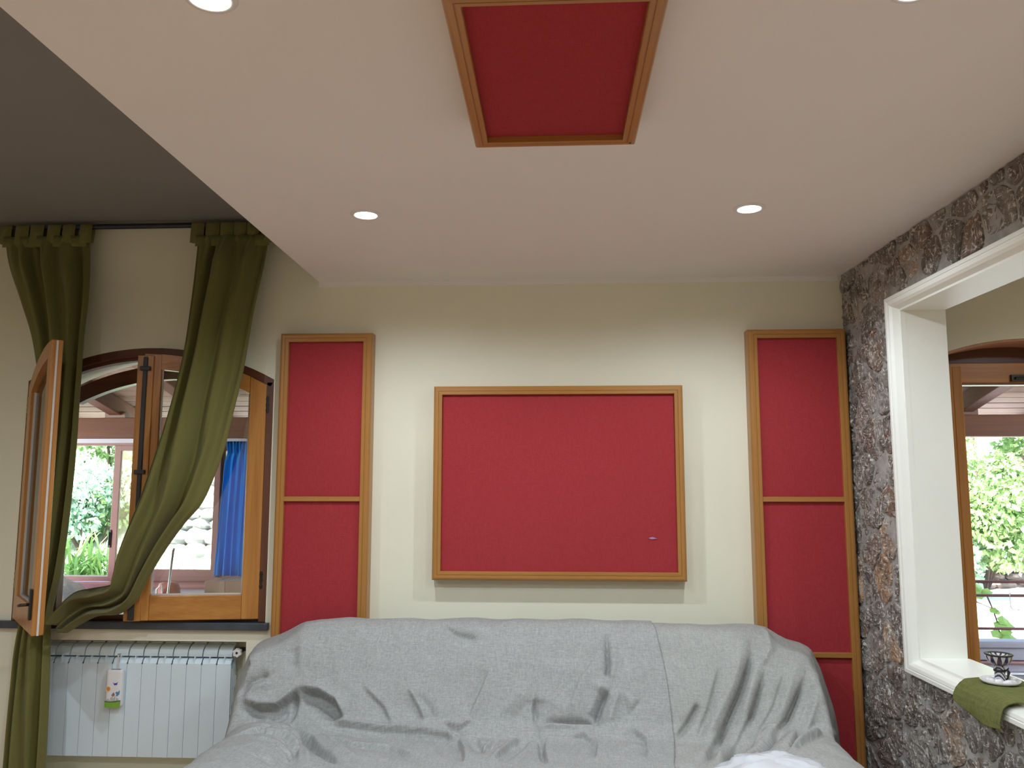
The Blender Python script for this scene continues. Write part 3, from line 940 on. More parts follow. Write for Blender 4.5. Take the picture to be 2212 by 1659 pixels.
CURTAIN_LEFT = [((-2.988,4.200,2.885),(-2.520,4.200,2.878)),
 ((-2.957,4.190,2.768),(-2.504,4.190,2.762)),
 ((-2.862,4.180,2.534),(-2.481,4.160,2.525)),
 ((-2.788,4.170,2.355),(-2.478,4.140,2.346)),
 ((-2.751,4.180,2.181),(-2.473,4.130,2.172)),
 ((-2.723,4.180,2.008),(-2.474,4.130,2.001)),
 ((-2.708,4.180,1.812),(-2.473,4.130,1.808)),
 ((-2.706,4.180,1.643),(-2.476,4.130,1.641)),
 ((-2.706,4.180,1.451),(-2.483,4.130,1.452)),
 ((-2.707,4.180,1.261),(-2.494,4.130,1.266)),
 ((-2.708,4.180,1.074),(-2.515,4.130,1.080)),
 ((-2.741,4.210,0.930),(-2.570,4.180,0.936)),
 ((-2.770,4.220,0.830),(-2.588,4.200,0.835)),
 ((-2.786,4.220,0.719),(-2.582,4.200,0.725)),
 ((-2.789,4.210,0.538),(-2.555,4.170,0.550)),
 ((-2.798,4.210,0.334),(-2.548,4.170,0.349)),
 ((-2.801,4.210,0.134),(-2.546,4.170,0.152)),
 ((-2.805,4.210,-0.001),(-2.545,4.170,0.018))]

# ================================================================== FABRIC PANELS in honey wood frames
def frame_profile(w, t):
    """(across, out) outline of a frame rail, w wide and t deep"""
    return [(0, 0), (0, t-.016), (.002, t-.008), (.006, t-.003), (.013, t), (.0255, t), (.0265, t-.0025), (.0285, t-.0025), (.0295, t), (w-.002, t), (w, t-.002), (w, t-.02), (w-.012, 0)]

def panel(name, label, O, U, V, NN, wid, hei, t, bars, fw=.047, mats=('honey_x', 'honey_z'), group=None):
    """O: corner; U across, V up, NN out of the wall"""
    O, U, V, NN = map(Vector, (O, U, V, NN))
    root = thing(name, O + U*wid/2, label, 'wall panel' if name == 'wall_panel' else 'ceiling panel', group)
    pr = frame_profile(fw, t)
    def rail(c, along, inward, L, m):
        r0 = [c + along*a + inward*a + NN*n for a, n in pr]
        r1 = [c + along*(L-a) + inward*a + NN*n for a, n in pr]
        return obj('frame_rail', MB().loft([r0, r1]), m, root)
    rail(O, U, V, wid, M[mats[0]])
    rail(O + V*hei, U, -V, wid, M[mats[0]])
    rail(O, V, U, hei, M[mats[1]])
    rail(O + U*wid, V, -U, hei, M[mats[1]])
    edges = [fw] + [b for b in bars] + [hei-fw]
    bw = .0125
    for b in bars:
        c = O + U*wid/2 + V*b + NN*(t-.0125)
        obj('crossbar', MB().obox(c, U*(wid/2-fw+.002), V*bw, NN*.0105), M[mats[0]], root, bevel=.003)
    lo = fw
    for i, b in enumerate(list(bars) + [None]):
        hi = hei-fw if b is None else b-bw
        nx, nz = 6, 10
        P = []
        for j in range(nz+1):
            row = []
            for k in range(nx+1):
                u, v = k/nx, j/nz
                bul = .004*(1-(2*u-1)**4)*(1-(2*v-1)**4)
                row.append(O + U*(fw-.004 + (wid-2*fw+.008)*u) + V*(lo-.004 + (hi-lo+.008)*v) + NN*(t-.020+bul))
            P.append(row)
        obj('fabric', MB().grid(P), M['red'], root, smooth=True)
        lo = hi + 2*bw
    return root
X3, Y3, Z3 = (1, 0, 0), (0, 1, 0), (0, 0, 1)
TP = .085
panel('wall_panel', 'tall red fabric panel in honey wood frame between the window and the sofa', (-1.449, 4.2995, .0), X3, Z3, (0, -1, 0), .491, 2.351, TP, [.729, 1.4815], group='tall red panels')
panel('wall_panel', 'tall red fabric panel in honey wood frame beside the stone wall', (.994, 4.2995, .0), X3, Z3, (0, -1, 0), .495, 2.351, TP, [.729, 1.4835], group='tall red panels')
panel('wall_panel', 'wide red fabric panel in honey wood frame centred above the sofa', (-.628, 4.2995, 1.075), X3, Z3, (0, -1, 0), 1.284, .989, TP, [], fw=.045)
wp = [o for o in bpy.data.objects if o.name.startswith('wall_panel')][-1]
_q = [(.470, 1.288), (.478, 1.293), (.489, 1.2945), (.502, 1.290), (.512, 1.286), (.498, 1.2845), (.484, 1.283), (.477, 1.2845)]
obj('chalk_mark', prism_xz(_q, 4.2285, 4.2305), plain('chalk mark', (.40, .22, .40), .9), wp)
cp = panel('ceiling_panel', 'red fabric panel in honey wood frame hung flat under the ceiling', (-.237, 2.376, ZC), X3, (0, -1, 0), (0, 0, -1), .484, .786, .085, [], fw=.042, mats=('honey_x', 'honey_y'))
_c = MB()
_c.lathe((.228, 2.352, ZC-.0845), [(0, -.0012), (.004, -.0012), (.004, 0), (0, 0)], 10)
obj('screw_hole', _c, M['black'], cp)
# a faint chalk scuff on the wide panel and a hairline in the plaster
# ================================================================== RECESSED SPOTLIGHTS
def spotlight(x, y, label, ZC=ZC, power=1.0, cat='spotlight'):
    root = thing('recessed_spotlight', (x, y, ZC), label, cat, 'recessed ceiling spotlights')
    rg = MB().lathe((x, y, ZC), [(.0440, .003), (.0440, -.002), (.047, -.006), (.058, -.005), (.062, -.001), (.062, 0.0), (.05, .0), (.0445, .003)], 32)
    rg.f = rg.f[:-2]
    rg.m = rg.m[:-2]
    obj('ring', rg, M['ceramic'], root, smooth=True)
    ln = MB().lathe((x, y, ZC), [(0, -.0045), (.020, -.004), (.036, -.003), (.0440, .002), (.042, .006), (0, .006)], 28)
    obj('lens', ln, M['lens'], root, smooth=True)
    ld = bpy.data.lights.new('spot_lamp', 'SPOT')
    ld.energy = SPOT_POWER*power
    ld.color = SPOT_COLOR
    ld.spot_size = math.radians(166)
    ld.spot_blend = .6
    ld.shadow_soft_size = .03
    lo = bpy.data.objects.new('spot_lamp', ld)
    COL.objects.link(lo)
    lo.parent = root
    lo.location = (0, 0, -.04)
    return root
LAB = ['recessed ceiling spotlight on the left, nearer the sofa wall', 'recessed ceiling spotlight on the right, nearer the stone wall corner',
       'recessed ceiling spotlight at the top edge left of the ceiling panel', 'recessed ceiling spotlight at the top edge right of the ceiling panel',
       'recessed ceiling spotlight behind the viewer on the left', 'recessed ceiling spotlight behind the viewer on the right',
       'recessed ceiling spotlight in the next room near its window', 'recessed ceiling spotlight in the next room far from its window']
for (x, y), l in zip(SPOTS, LAB):
    spotlight(x, y, l)
for (x, y), l in zip(ADDED_UP_SPOTS, ('added unseen recessed spotlight in the upper ceiling left of the view, nearer the curtains', 'added unseen recessed spotlight in the upper ceiling behind the viewer')):
    spotlight(x, y, l, 2.98, 1.3)

# ================================================================== CURTAIN ROD AND CURTAINS
rod = thing('curtain_rod', (-2.3, 4.2, 2.945), 'dark curtain rod high on the wall above the arched window', 'curtain rod')
obj('rod', MB().tube([(-3.5, 4.2, 2.945), (-1.40, 4.2, 2.945)], .0145, 14), M['rod'], rod, smooth=True)
for x in (-3.35, -1.43):
    obj('bracket', MB().box(x-.008, x+.008, 4.2, 4.298, 2.925, 2.94).box(x-.02, x+.02, 4.292, 4.2985, 2.90, 2.965), M['rod'], rod)

def catmull(rows, n):
    """resample rows of point pairs smoothly"""
    A = np.array(rows, float).reshape(len(rows), 6)
    seg = np.linalg.norm(np.diff(A[:, :3]+A[:, 3:], axis=0), axis=1)/2
    s = np.concatenate([[0], np.cumsum(seg)])
    u = np.linspace(0, s[-1], n)
    # tangents (finite differences), cubic hermite
    T = np.gradient(A, s, axis=0)
    out = np.empty((n, 6))
    for q, x in enumerate(u):
        i = min(np.searchsorted(s, x, 'right')-1, len(s)-2)
        h = s[i+1]-s[i]
        t = (x-s[i])/h
        out[q] = (2*t**3-3*t**2+1)*A[i] + (t**3-2*t**2+t)*h*T[i] + (-2*t**3+3*t**2)*A[i+1] + (t**3-t**2)*h*T[i+1]
    return out, u

def curtain(label, rows, folds, amp, seed, ntabs, nu=150, nv=220, wide=1.3, flat_to=.06, split=()):
    R2, s = catmull(rows, nv)
    rs = np.random.default_rng(seed)
    ph = rs.uniform(0, 6.28, 4)
    u = np.linspace(0, 1, nu)
    P = np.zeros((nv, nu, 3))
    for j in range(nv):
        a, b = R2[j, :3], R2[j, 3:]
        t = j/(nv-1)
        w = np.linalg.norm(b-a)
        um = u + .018*np.sin(2*PI*(u*1.7)+ph[0]+2.0*t)
        P[j] = a[None]*(1-um[:, None]) + b[None]*um[:, None]
        # cross-section of the gathered cloth: rounded pleats that merge and wander down its length
        wob = .55*np.sin(ph[1]+3.1*t) + .35*np.sin(ph[2]+7.3*t)
        x = u*folds + wob*u*(1-u)*2.2
        top = max(0, 1-t/.10)
        s1 = .5-.5*np.cos(2*PI*x)
        f1 = s1**(1.25+.5*math.sin(ph[3]+4*t))
        f2 = .42*np.sin(2*PI*(u*folds*.43)+ph[3]+1.9*t)
        f3 = (.05+.25*top)*np.sin(2*PI*u*folds*2.3+ph[2]-2.5*t)
        k = amp*min(1, .25+t/max(flat_to, 1e-3)*.75)*min(1.25, .55+w/.35*.45)
        edge = np.clip(np.minimum(u, 1-u)/.05, 0, 1)
        P[j, :, 1] -= k*(f1+f2+f3)*edge*.9 - .010*(1-edge)
    mb = MB().grid([[tuple(p) for p in r] for r in P])
    # hem lines: top band
    root = obj('curtain', mb, M['olive'], None, loc=(float(P[:, :, 0].mean()), float(P[:, :, 1].max()), float(P[:, :, 2].min())), smooth=True)
    uu, vv = np.meshgrid(u*wide, s)
    set_uv(root, np.stack([uu.ravel(), vv.ravel()], 1))
    md = root.modifiers.new('cloth', 'SOLIDIFY')
    md.thickness = .0025
    md.offset = 0
    tag(root, label, 'curtain', 'olive curtains')
    # tabs looped over the rod
    zt = float(P[0, :, 2].max())
    xs = np.linspace(0.03, .97, ntabs)
    for i, q in enumerate(xs):
        xq = rows[0][0][0]*(1-q) + rows[0][1][0]*q + float(rs.uniform(-.008, .008))
        hw = .036
        tilt = float(rs.uniform(-.012, .012))
        loop = []
        for yy, zz in ((4.176, zt-.035), (4.181, zt+.03), (4.1835, 2.945), (4.1885, 2.957), (4.200, 2.9625), (4.2115, 2.957), (4.2165, 2.945), (4.216, zt+.03), (4.206, zt-.03)):
            loop.append([(xq-hw+tilt*(zz-2.9), yy, zz), (xq+hw+tilt*(zz-2.9)+.004*math.sin(i), yy, zz)])
        t = obj('tab', MB().grid(loop), M['olive'], root, smooth=True)
        set_uv(t, [(k % 2*.05, k//2*.03) for k in range(18)])
        t.modifiers.new('cloth', 'SOLIDIFY').thickness = .002
    bd = []
    for zz in (zt+.004, zt-.03, zt-.055):
        bd.append([(rows[0][0][0]*(1-q)+rows[0][1][0]*q, 4.178-.004*math.sin(q*31), zz) for q in np.linspace(0, 1, 40)])
    hb = obj('heading_band', MB().grid(bd), M['olive'], root, smooth=True)
    set_uv(hb, [(k % 40*.02, k//40*.03) for k in range(120)])
    hb.modifiers.new('cloth', 'SOLIDIFY').thickness = .003
    return root
curtain('olive green tab-top curtain swept down across the window onto its sill', CURTAIN_RIGHT, 3.15, .078, 3, 6)
curtain('olive green tab-top curtain hanging to the floor behind the open sash', CURTAIN_LEFT, 3.6, .058, 5, 6)

# ================================================================== RADIATOR
rad = thing('radiator', (-2.17, 4.39, .15), 'white aluminium column radiator in the recess under the window sill', 'radiator')
RX = -1.690
def section(x0):
    mb = MB()
    y = 4.342
    a, b = x0+.0012, x0+.0788
    # front plate with clipped top corners
    pl = [(a, .157), (b, .157), (b, .618), (b-.005, .626), (a+.005, .626), (a, .618)]
    mb.add(*((lambda q: (q.v, q.f))(prism_xz(pl, y, y+.005))))
    mb.box(x0+.0375, x0+.0415, y+.003, y+.06, .16, .655)
    # lower curved tray
    pr = [(y+.004, .626), (y+.010, .640), (y+.022, .650), (y+.060, .652), (y+.060, .648), (y+.024, .646), (y+.014, .637), (y+.009, .626)]
    mb.loft([[(x, yy, zz) for yy, zz in pr] for x in (a+.002, b-.002)])
    # curved hood
    pr = [(y+.012, .660), (y+.013, .674), (y+.020, .692), (y+.032, .704), (y+.050, .712), (y+.072, .716), (y+.072, .712), (y+.052, .707), (y+.036, .699), (y+.026, .688), (y+.019, .660)]
    mb.loft([[(x, yy, zz) for yy, zz in pr] for x in (a+.0022, b-.0022)])
    # centre fin rising to the hood
    pr = [(y+.001, .620), (y+.003, .640), (y+.008, .658), (y+.014, .672), (y+.06, .705), (y+.06, .620)]
    mb.loft([[(x, yy, zz) for yy, zz in pr] for x in (x0+.0378, x0+.0412)])
    mb.box(a, b, y+.058, y+.064, .16, .690)
    mb.box(a+.006, b-.006, y+.074, y+.092, .717, .722)
    mb.box(x0+.020, x0+.060, y+.06, y+.09, .15, .715)
    return mb
sec0 = obj('section', section(RX-.0796), M['radiator'], rad)
for i in range(1, 13):
    c = sec0.copy()
    COL.objects.link(c)
    c.parent = rad
    c.location.x = -i*.0796
ep = MB()
for k in range(3):
    ep.box(RX+.001+k*.004, RX+.003+k*.004, 4.348+k*.012, 4.40, .17, .60-k*.04)
obj('end_fins', ep, M['radiator'], rad)
vb = MB().tube([(RX+.0, 4.40, .690), (RX+.030, 4.40, .690)], .012, 12)
vb.tube([(RX+.030, 4.40, .690), (RX+.060, 4.40, .694), (RX+.070, 4.42, .70), (RX+.075, 4.458, .70)], .010, 10)
vb.lathe((RX+.032, 4.395, .690), [(.0, -.040), (.012, -.040), (.014, -.01), (.014, .012), (0, .012)], 12, 'y')
vv = obj('valve', vb, M['black'], rad, smooth=False)
kn = []
for k in range(24):
    r = .0215 + (.003 if (k//2) % 2 else -.001)
    kn.append((r*math.cos(2*PI*k/24), r*math.sin(2*PI*k/24)))
kb = MB().loft([[(RX+.032+x*s, yy, .686+z*s) for x, z in kn] for yy, s in ((4.352, .9), (4.334, 1.0), (4.326, .9))])
obj('valve_knob', kb, M['ceramic'], vv)
obj('knob_centre', MB().lathe((RX+.032, 4.3255, .686), [(0, -.001), (.006, -.001), (.006, .001), (0, .001)], 12, 'y'), M['black'], vv)
obj('wall_rose', MB().lathe((RX+.075, 4.452, .70), [(0, -.006), (.018, -.004), (.022, .004), (0, .004)], 16, 'y'), M['ceramic'], vv)

# hanging painted humidifier
HX0, HX1, HZ0, HZ1, HY = -2.336, -2.250, .410, .598, 4.300
hum = thing('radiator_humidifier', (-2.293, 4.32, .41), 'white ceramic humidifier painted with sun and butterfly hung on the radiator', 'humidifier')
rr = []
for z, ins in ((HZ0, .010), (HZ0+.006, .003), (HZ0+.014, 0), (HZ1-.01, 0), (HZ1-.002, .002), (HZ1, .004)):
    ring = []
    for k in range(28):
        a = 2*PI*k/28
        c, s = math.cos(a), math.sin(a)
        ex = .5
        px = (HX1-HX0)/2-ins
        py = .019-ins*.6
        ring.append((-2.293 + px*math.copysign(abs(c)**ex, c), HY+.020 + py*math.copysign(abs(s)**ex, s), z))
    rr.append(ring)
obj('body', MB().loft(rr), M['ceramic'], hum, smooth=False, bevel=.0015)
obj('filling_slot', MB().box(-2.318, -2.268, HY+.014, HY+.026, HZ1-.001, HZ1+.0006), M['black'], hum)
obj('hanging_strap', MB().box(-2.298, -2.289, HY+.036, HY+.0375, HZ1-.03, .672).box(-2.298, -2.289, HY+.036, HY+.06, .670, .672), M['gasket'], hum)
def paint(name, pts, col, dy=.0006):
    m = M.get('paint'+name) or plain('paint '+name, col, .35, .1, 60)
    M['paint'+name] = m
    xs = [(HX0 + (HX1-HX0)*u, HZ0 + (HZ1-HZ0)*v) for u, v in pts]
    obj(name, prism_xz(xs, HY+.0005-dy, HY+.004), m, hum)
def circ(u, v, r, n=16, sq=.455):
    return [(u + r*math.cos(2*PI*k/n), v + r*sq*math.sin(2*PI*k/n)) for k in range(n)]
paint('painted_sun_halo', circ(.21, .50, .175), (.72, .58, .40))
paint('painted_sun', circ(.21, .50, .115), (.72, .22, .05), .0010)
paint('painted_butterfly', [(.47, .665), (.57, .645), (.63, .655), (.69, .655), (.78, .68), (.74, .635), (.71, .60), (.64, .612), (.57, .595), (.54, .63)], (.03, .045, .42))
paint('painted_blue_flower', [(.66, .40), (.74, .43), (.83, .415), (.90, .47), (.915, .42), (.90, .36), (.80, .315), (.68, .31), (.74, .35)], (.09, .27, .48))
paint('painted_red_flower', [(.42, .335), (.52, .30), (.62, .32), (.63, .36), (.55, .41)], (.30, .15, .14))
paint('painted_meadow', [(.04, .03), (.10, .005), (.90, .005), (.965, .04), (.985, .185), (.7, .16), (.35, .145), (.02, .16)], (.20, .40, .05))
paint('painted_meadow_edge', [(.02, .155), (.35, .14), (.7, .155), (.985, .18), (.985, .20), (.6, .18), (.35, .165), (.02, .175)], (.06, .13, .04), .0009)
for q, (u, h, c) in enumerate(((.14, .22, .30), (.22, .25, .42), (.30, .22, .25), (.40, .28, .38), (.48, .33, .50), (.55, .27, .3), (.63, .31, .42), (.74, .27, .5), (.82, .25, .35))):
    paint('painted_stalk', [(u-.012, .16), (u+.012, .16), (u+.03, h-.02), (u+.01, h), (u-.01, h-.03)], (.30, .30, .26), .0008)

# ================================================================== SOFA UNDER ITS DUST SHEETS
sofa = thing('sofa', (-.12, 3.5, 0), 'wide sofa with rounded arms hidden under grey dust sheets', 'sofa')
obj('base', MB().box(-1.02, .78, 2.86, 3.95, .06, .36), M['card'], sofa)
obj('backrest', MB().box(-1.15, .85, 3.96, 4.08, .10, .80), M['card'], sofa, bevel=.04)
for xc in (-1.235, .985):
    obj('arm', MB().box(xc-.13, xc+.13, 2.75, 3.6, .06, .42), M['card'], sofa, bevel=.05)
for x in (-1.2, .95):
    for y in (2.85, 3.9):
        obj('leg', MB().box(x-.03, x+.03, y-.03, y+.03, 0, .07), M['black'], sofa)

def seg_dist(P, a, b):
    ab = b-a
    t = np.clip(((P-a)@ab)/max(ab@ab, 1e-9), 0, 1)
    d = np.linalg.norm(P - (a+t[:, None]*ab), axis=1)
    return d, t

def fold_field(P, folds):
    out = np.zeros(len(P))
    for pts, w, h in folds:
        pts = np.array(pts)
        lo, hi = pts.min(0)-3.2*w, pts.max(0)+3.2*w
        idx = np.where(np.all((P >= lo) & (P <= hi), axis=1))[0]
        if not len(idx):
            continue
        Q = P[idx]
        best = np.full(len(idx), 9.0)
        tt = np.zeros(len(idx))
        n = len(pts)-1
        for i in range(n):
            d, t = seg_dist(Q, pts[i], pts[i+1])
            k = d < best
            best[k] = d[k]
            tt[k] = (i+t[k])/n
        taper = np.clip(np.minimum(tt, 1-tt)/.18, 0.25, 1)
        ww = w*(1.0 if h < 0 else 1.15)
        val = 1.15*h*taper*np.exp(-np.abs(best/ww)**(1.5))
        out[idx] += val
    return out

def sg_d(sg, best):
    return np.sign(sg)*best

def step_field(P, steps):
    """a lip on one side of the line and a tuck on the other, as where cloth folds over itself"""
    out = np.zeros(len(P))
    vn = np.array([.0, -.85, .53])
    for pts, w1, h1, w2, h2 in steps:
        pts = np.array(pts)
        m = 4*max(w1, 2.3*w2)
        idx = np.where(np.all((P >= pts.min(0)-m) & (P <= pts.max(0)+m), axis=1))[0]
        if not len(idx):
            continue
        Q = P[idx]
        best = np.full(len(idx), 9.0)
        tt = np.zeros(len(idx))
        sg = np.zeros(len(idx))
        n = len(pts)-1
        for i in range(n):
            d, t = seg_dist(Q, pts[i], pts[i+1])
            k = d < best
            best[k] = d[k]
            tt[k] = (i+t[k])/n
            sg[k] = (np.cross(pts[i+1]-pts[i], Q[k]-pts[i])@vn)
        taper = np.clip(np.minimum(tt, 1-tt)/.22, 0.0, 1)
        taper = taper*taper*(3-2*taper)
        wid = .35 + .9*np.sin(PI*np.clip(tt, 0, 1))**.8        # folds open and close along their length
        lip = 1.25*h1*np.exp(-(best/(w1*wid))**1.15)
        tuck = -1.6*h2*np.exp(-(best/(2.1*w2*wid))**1.15)
        e = np.clip(sg_d(sg, best)/.007, -1, 1)
        s01 = .5 + .5*np.sin(e*PI/2)
        far = np.exp(-(best/(3.6*max(w1, 2*w2)))**4)
        out[idx] += taper*far*(s01*lip + (1-s01)*tuck)
    return out

def sheet(name, label, X0f, X1f, mat, off, folds, steps, seed, nx, ny):
    """cloth draped over the sofa; X0f/X1f give the left/right edge at depth y"""
    # rows spread by arc length over back, seat and front
    yy = np.linspace(2.56, 4.165, 900)
    zz = sofa_z(np.full_like(yy, -.1), yy)
    s = np.concatenate([[0], np.cumsum(np.hypot(np.diff(yy), np.diff(zz)))])
    sv = np.linspace(0, s[-1], ny)
    Y = np.interp(sv, s, yy)
    xx = np.linspace(-1.615, 1.345, 1500)
    zx = np.maximum(sofa_z(xx, np.full_like(xx, 4.02)), sofa_z(xx, np.full_like(xx, 3.4)))
    sx = np.concatenate([[0], np.cumsum(np.hypot(np.diff(xx), np.diff(zx)))])
    P = np.zeros((ny, nx, 3))
    UV = np.zeros((ny, nx, 2))
    for j in range(ny):
        a, b = np.interp(X0f(Y[j]), xx, sx), np.interp(X1f(Y[j]), xx, sx)
        su = np.linspace(a, b, nx)
        X = np.interp(su, sx, xx)
        P[j, :, 0] = X
        P[j, :, 1] = Y[j]
        UV[j, :, 0] = su
        UV[j, :, 1] = sv[j]
    P[:, :, 2] = sofa_z(P[:, :, 0], P[:, :, 1])
    e = 1.5e-3
    gx = (sofa_z(P[:, :, 0]+e, P[:, :, 1])-sofa_z(P[:, :, 0]-e, P[:, :, 1]))/(2*e)
    gy = (sofa_z(P[:, :, 0], P[:, :, 1]+e)-sofa_z(P[:, :, 0], P[:, :, 1]-e))/(2*e)
    Nn = np.stack([-gx, -gy, np.ones_like(gx)], -1)
    # soften the normals so that folds on sharp bends stay smooth
    for _ in range(6):
        Nn[1:-1, 1:-1] = (Nn[1:-1, 1:-1]*2 + Nn[:-2, 1:-1] + Nn[2:, 1:-1] + Nn[1:-1, :-2] + Nn[1:-1, 2:])/6
    Nn /= np.linalg.norm(Nn, axis=2, keepdims=True)
    F = P.reshape(-1, 3)
    h = fold_field(F, folds) + step_field(F, steps)
    # loose small ripples everywhere
    rp = np.array([noise.noise(Vector((p[0]*3.1+seed, p[1]*4.0, p[2]*3.1)))*.009 + noise.noise(Vector((p[0]*8.5, p[1]*9+seed, p[2]*7)))*.006 + (.35-abs(noise.noise(Vector((p[0]*5.0+seed*3, p[1]*6, p[2]*5.5)))))*.010 for p in F])
    F = F + Nn.reshape(-1, 3)*(h + rp + off)[:, None]
    G = F.reshape(ny, nx, 3)
    for _ in range(1):
        G[1:-1, 1:-1] = (G[1:-1, 1:-1]*4 + G[:-2, 1:-1] + G[2:, 1:-1] + G[1:-1, :-2] + G[1:-1, 2:])/8
    F = G.reshape(-1, 3)
    F[:, 1] = np.minimum(F[:, 1], 4.198)
    F[:, 2] = np.maximum(F[:, 2], .015)
    idx = np.arange(nx*ny).reshape(ny, nx)
    fs = np.stack([idx[:-1, :-1], idx[:-1, 1:], idx[1:, 1:], idx[1:, :-1]], -1).reshape(-1, 4)
    mb = MB()
    mb.v = [tuple(p) for p in F]
    mb.f = [tuple(int(i) for i in f) for f in fs]
    mb.m = [0]*len(fs)
    o = obj(name, mb, mat, None, loc=(float(F[:, 0].mean()), 3.5, .015), smooth=True, fix=False)
    set_uv(o, UV.reshape(-1, 2))
    md = o.modifiers.new('cloth', 'SOLIDIFY')
    md.thickness = .0025
    md.offset = -1
    tag(o, label, 'dust sheet', 'grey dust sheets on the sofa')
    return o
_sy = np.array([p[1] for p in SEAM][::-1])
_sx = np.array([p[0] for p in SEAM][::-1])
_o = np.argsort(_sy)
seam_x = lambda y: float(np.interp(y, _sy[_o], _sx[_o]))
sheet('dust_sheet', 'grey linen dust sheet over the left and middle of the sofa', lambda y: -1.612, seam_x, M['linen'], .013, FOLDS_LEFT, STEPS_LEFT, 2, 480, 320)
sheet('dust_sheet', 'grey linen dust sheet with diagonal folds over the right of the sofa', lambda y: seam_x(y)-.10, lambda y: 1.342, M['linen2'], .004, FOLDS_RIGHT, STEPS_RIGHT, 2, 280, 320)
# sewn hem along the overlapping edge
hm = []
for y in np.linspace(2.9, 4.05, 90):
    x = seam_x(y)
    z = float(sofa_z(x, y))
    hm.append((x, y))

# crumpled white plastic bag on the seat
def lump(c, r, seed, n=56, m2=30, amp=.20, sq=(1, 1, 1), floor=None):
    rings = []
    for j in range(m2+1):
        th = PI*j/m2
        ring = []
        for k in range(n):
            ph = 2*PI*k/n
            d = Vector((math.sin(th)*math.cos(ph), math.sin(th)*math.sin(ph), math.cos(th)))
            q = d*2.2 + Vector((seed, 0, 0))
            f = 1 + amp*(noise.noise(q)*.6 + (.5-abs(noise.noise(q*2.3)))*.5 + (.4-abs(noise.noise(q*5.1)))*.28)
            p = Vector((c[0]+d.x*r*sq[0]*f, c[1]+d.y*r*sq[1]*f, c[2]+d.z*r*sq[2]*f))
            if floor is not None and p.z < floor:
                p.z = floor + (p.z-floor)*.02
            ring.append(tuple(p))
        rings.append(ring)
    return MB().loft(rings[1:-1], True, True)
pb = obj('plastic_bag', lump((.79, 3.16, .50), .165, 4.2, amp=.28, sq=(1.2, .95, .45), floor=.487), M['plastic'], None, smooth=True)
tag(pb, 'crumpled white plastic bag lying on the sofa seat at the bottom edge', 'bag')

# ================================================================== TOWEL, CUP AND PLATE on the opening's sill
def towel():
    # path across the sill: back edge, over the moulding, down the front
    nu, nv = 60, 90
    P, UV = [], []
    ctl = [(1.72, .833), (1.60, .833), (1.545, .8335), (1.528, .832), (1.508, .820), (1.492, .803), (1.484, .785), (1.480, .76), (1.478, .70)]
    s = [0]
    for i in range(1, len(ctl)):
        s.append(s[-1] + math.hypot(ctl[i][0]-ctl[i-1][0], ctl[i][1]-ctl[i-1][1]))
    for i in range(nu+1):
        u = i/nu
        row = []
        yb, yf = 3.335 + (2.62-3.335)*u, 3.270 + (2.965-3.270)*u
        start = .0
        Lmax = s[-1] - .028 - .035*(abs(u-.72)/.72)**1.5
        for j in range(nv+1):
            t = Lmax*j/nv
            x = float(np.interp(t, s, [c[0] for c in ctl]))
            z = float(np.interp(t, s, [c[1] for c in ctl]))
            k = min(1, t/.235)
            k = k*k*(3-2*k)
            y = yb*(1-k) + yf*k
            a = D - y
            x2 = x + SWB*(a-1.0)
            fr = max(0, (t-.25)/.12)
            x2 -= fr*(.006 + .006*math.sin(u*9+1))
            z2 = z + .0012*math.sin(u*22)*(1-min(fr, 1))
            row.append((x2, y, z2))
            UV.append((u*.4, t))
        P.append(row)
    o = obj('towel', MB().grid(P), M['towel'], None, smooth=True)
    set_uv(o, UV)
    md = o.modifiers.new('pile', 'SOLIDIFY')
    md.thickness = .004
    md.offset = 0
    tag(o, 'olive green ribbed towel draped over the white sill of the stone wall', 'towel')
towel()
CX, CY, CZ = 1.621, 3.20, .836
plate = thing('oval_dish', (CX, CY, CZ), 'small white dish of pale pebbles under the painted cup', 'dish')
dm = MB()
rings = []
for r, h in ((0.001, .003), (.045, .002), (.058, .006), (.066, .0135), (.0675, .013), (.060, .003), (.046, -.001), (.001, -.001)):
    rings.append([(CX + r*math.cos(2*PI*k/32), CY + r*math.sin(2*PI*k/32), CZ+h) for k in range(32)])
obj('dish', dm.loft(rings, True, False), M['ceramic'], plate, smooth=True)
rs = random.Random(5)
for k in range(11):
    a = 2*PI*k/11 + rs.uniform(-.2, .2)
    r = .040 + rs.uniform(-.006, .008)
    sx, sy, sz = rs.uniform(.010, .015), rs.uniform(.009, .013), rs.uniform(.006, .009)
    pb2 = obj('pebble', lump((CX+r*math.cos(a), CY+r*math.sin(a), CZ+.003+sz+ (.004 if r > .042 else 0)), 1.0, k*3.1, 14, 9, .18, (sx, sy, sz)), M['ceramic'], None, smooth=True)
    tag(pb2, 'smooth white pebble lying in the small dish', 'pebble', 'white pebbles in the dish')
cup = thing('footed_cup', (CX, CY, CZ+.003), 'small footed cup painted with dark triangles standing in the white dish', 'cup')
m, nt, b = new_mat('painted cup glaze')
v = coords(nt, (1, 1, 1))
sepx = N(nt, 'ShaderNodeSeparateXYZ')
nt.links.new(v, sepx.inputs[0])
at = N(nt, 'ShaderNodeMath', operation='ARCTAN2')
nt.links.new(sepx.outputs['Y'], at.inputs[0])
nt.links.new(sepx.outputs['X'], at.inputs[1])
mu = N(nt, 'ShaderNodeMath', operation='MULTIPLY')
mu.inputs[1].default_value = 11/(2*PI)
nt.links.new(at.outputs[0], mu.inputs[0])
pp = N(nt, 'ShaderNodeMath', operation='PINGPONG')
pp.inputs[1].default_value = .5
nt.links.new(mu.outputs[0], pp.inputs[0])
zz_ = N(nt, 'ShaderNodeMapRange')
zz_.inputs['From Min'].default_value = .066
zz_.inputs['From Max'].default_value = .092
zz_.inputs['To Min'].default_value = .02
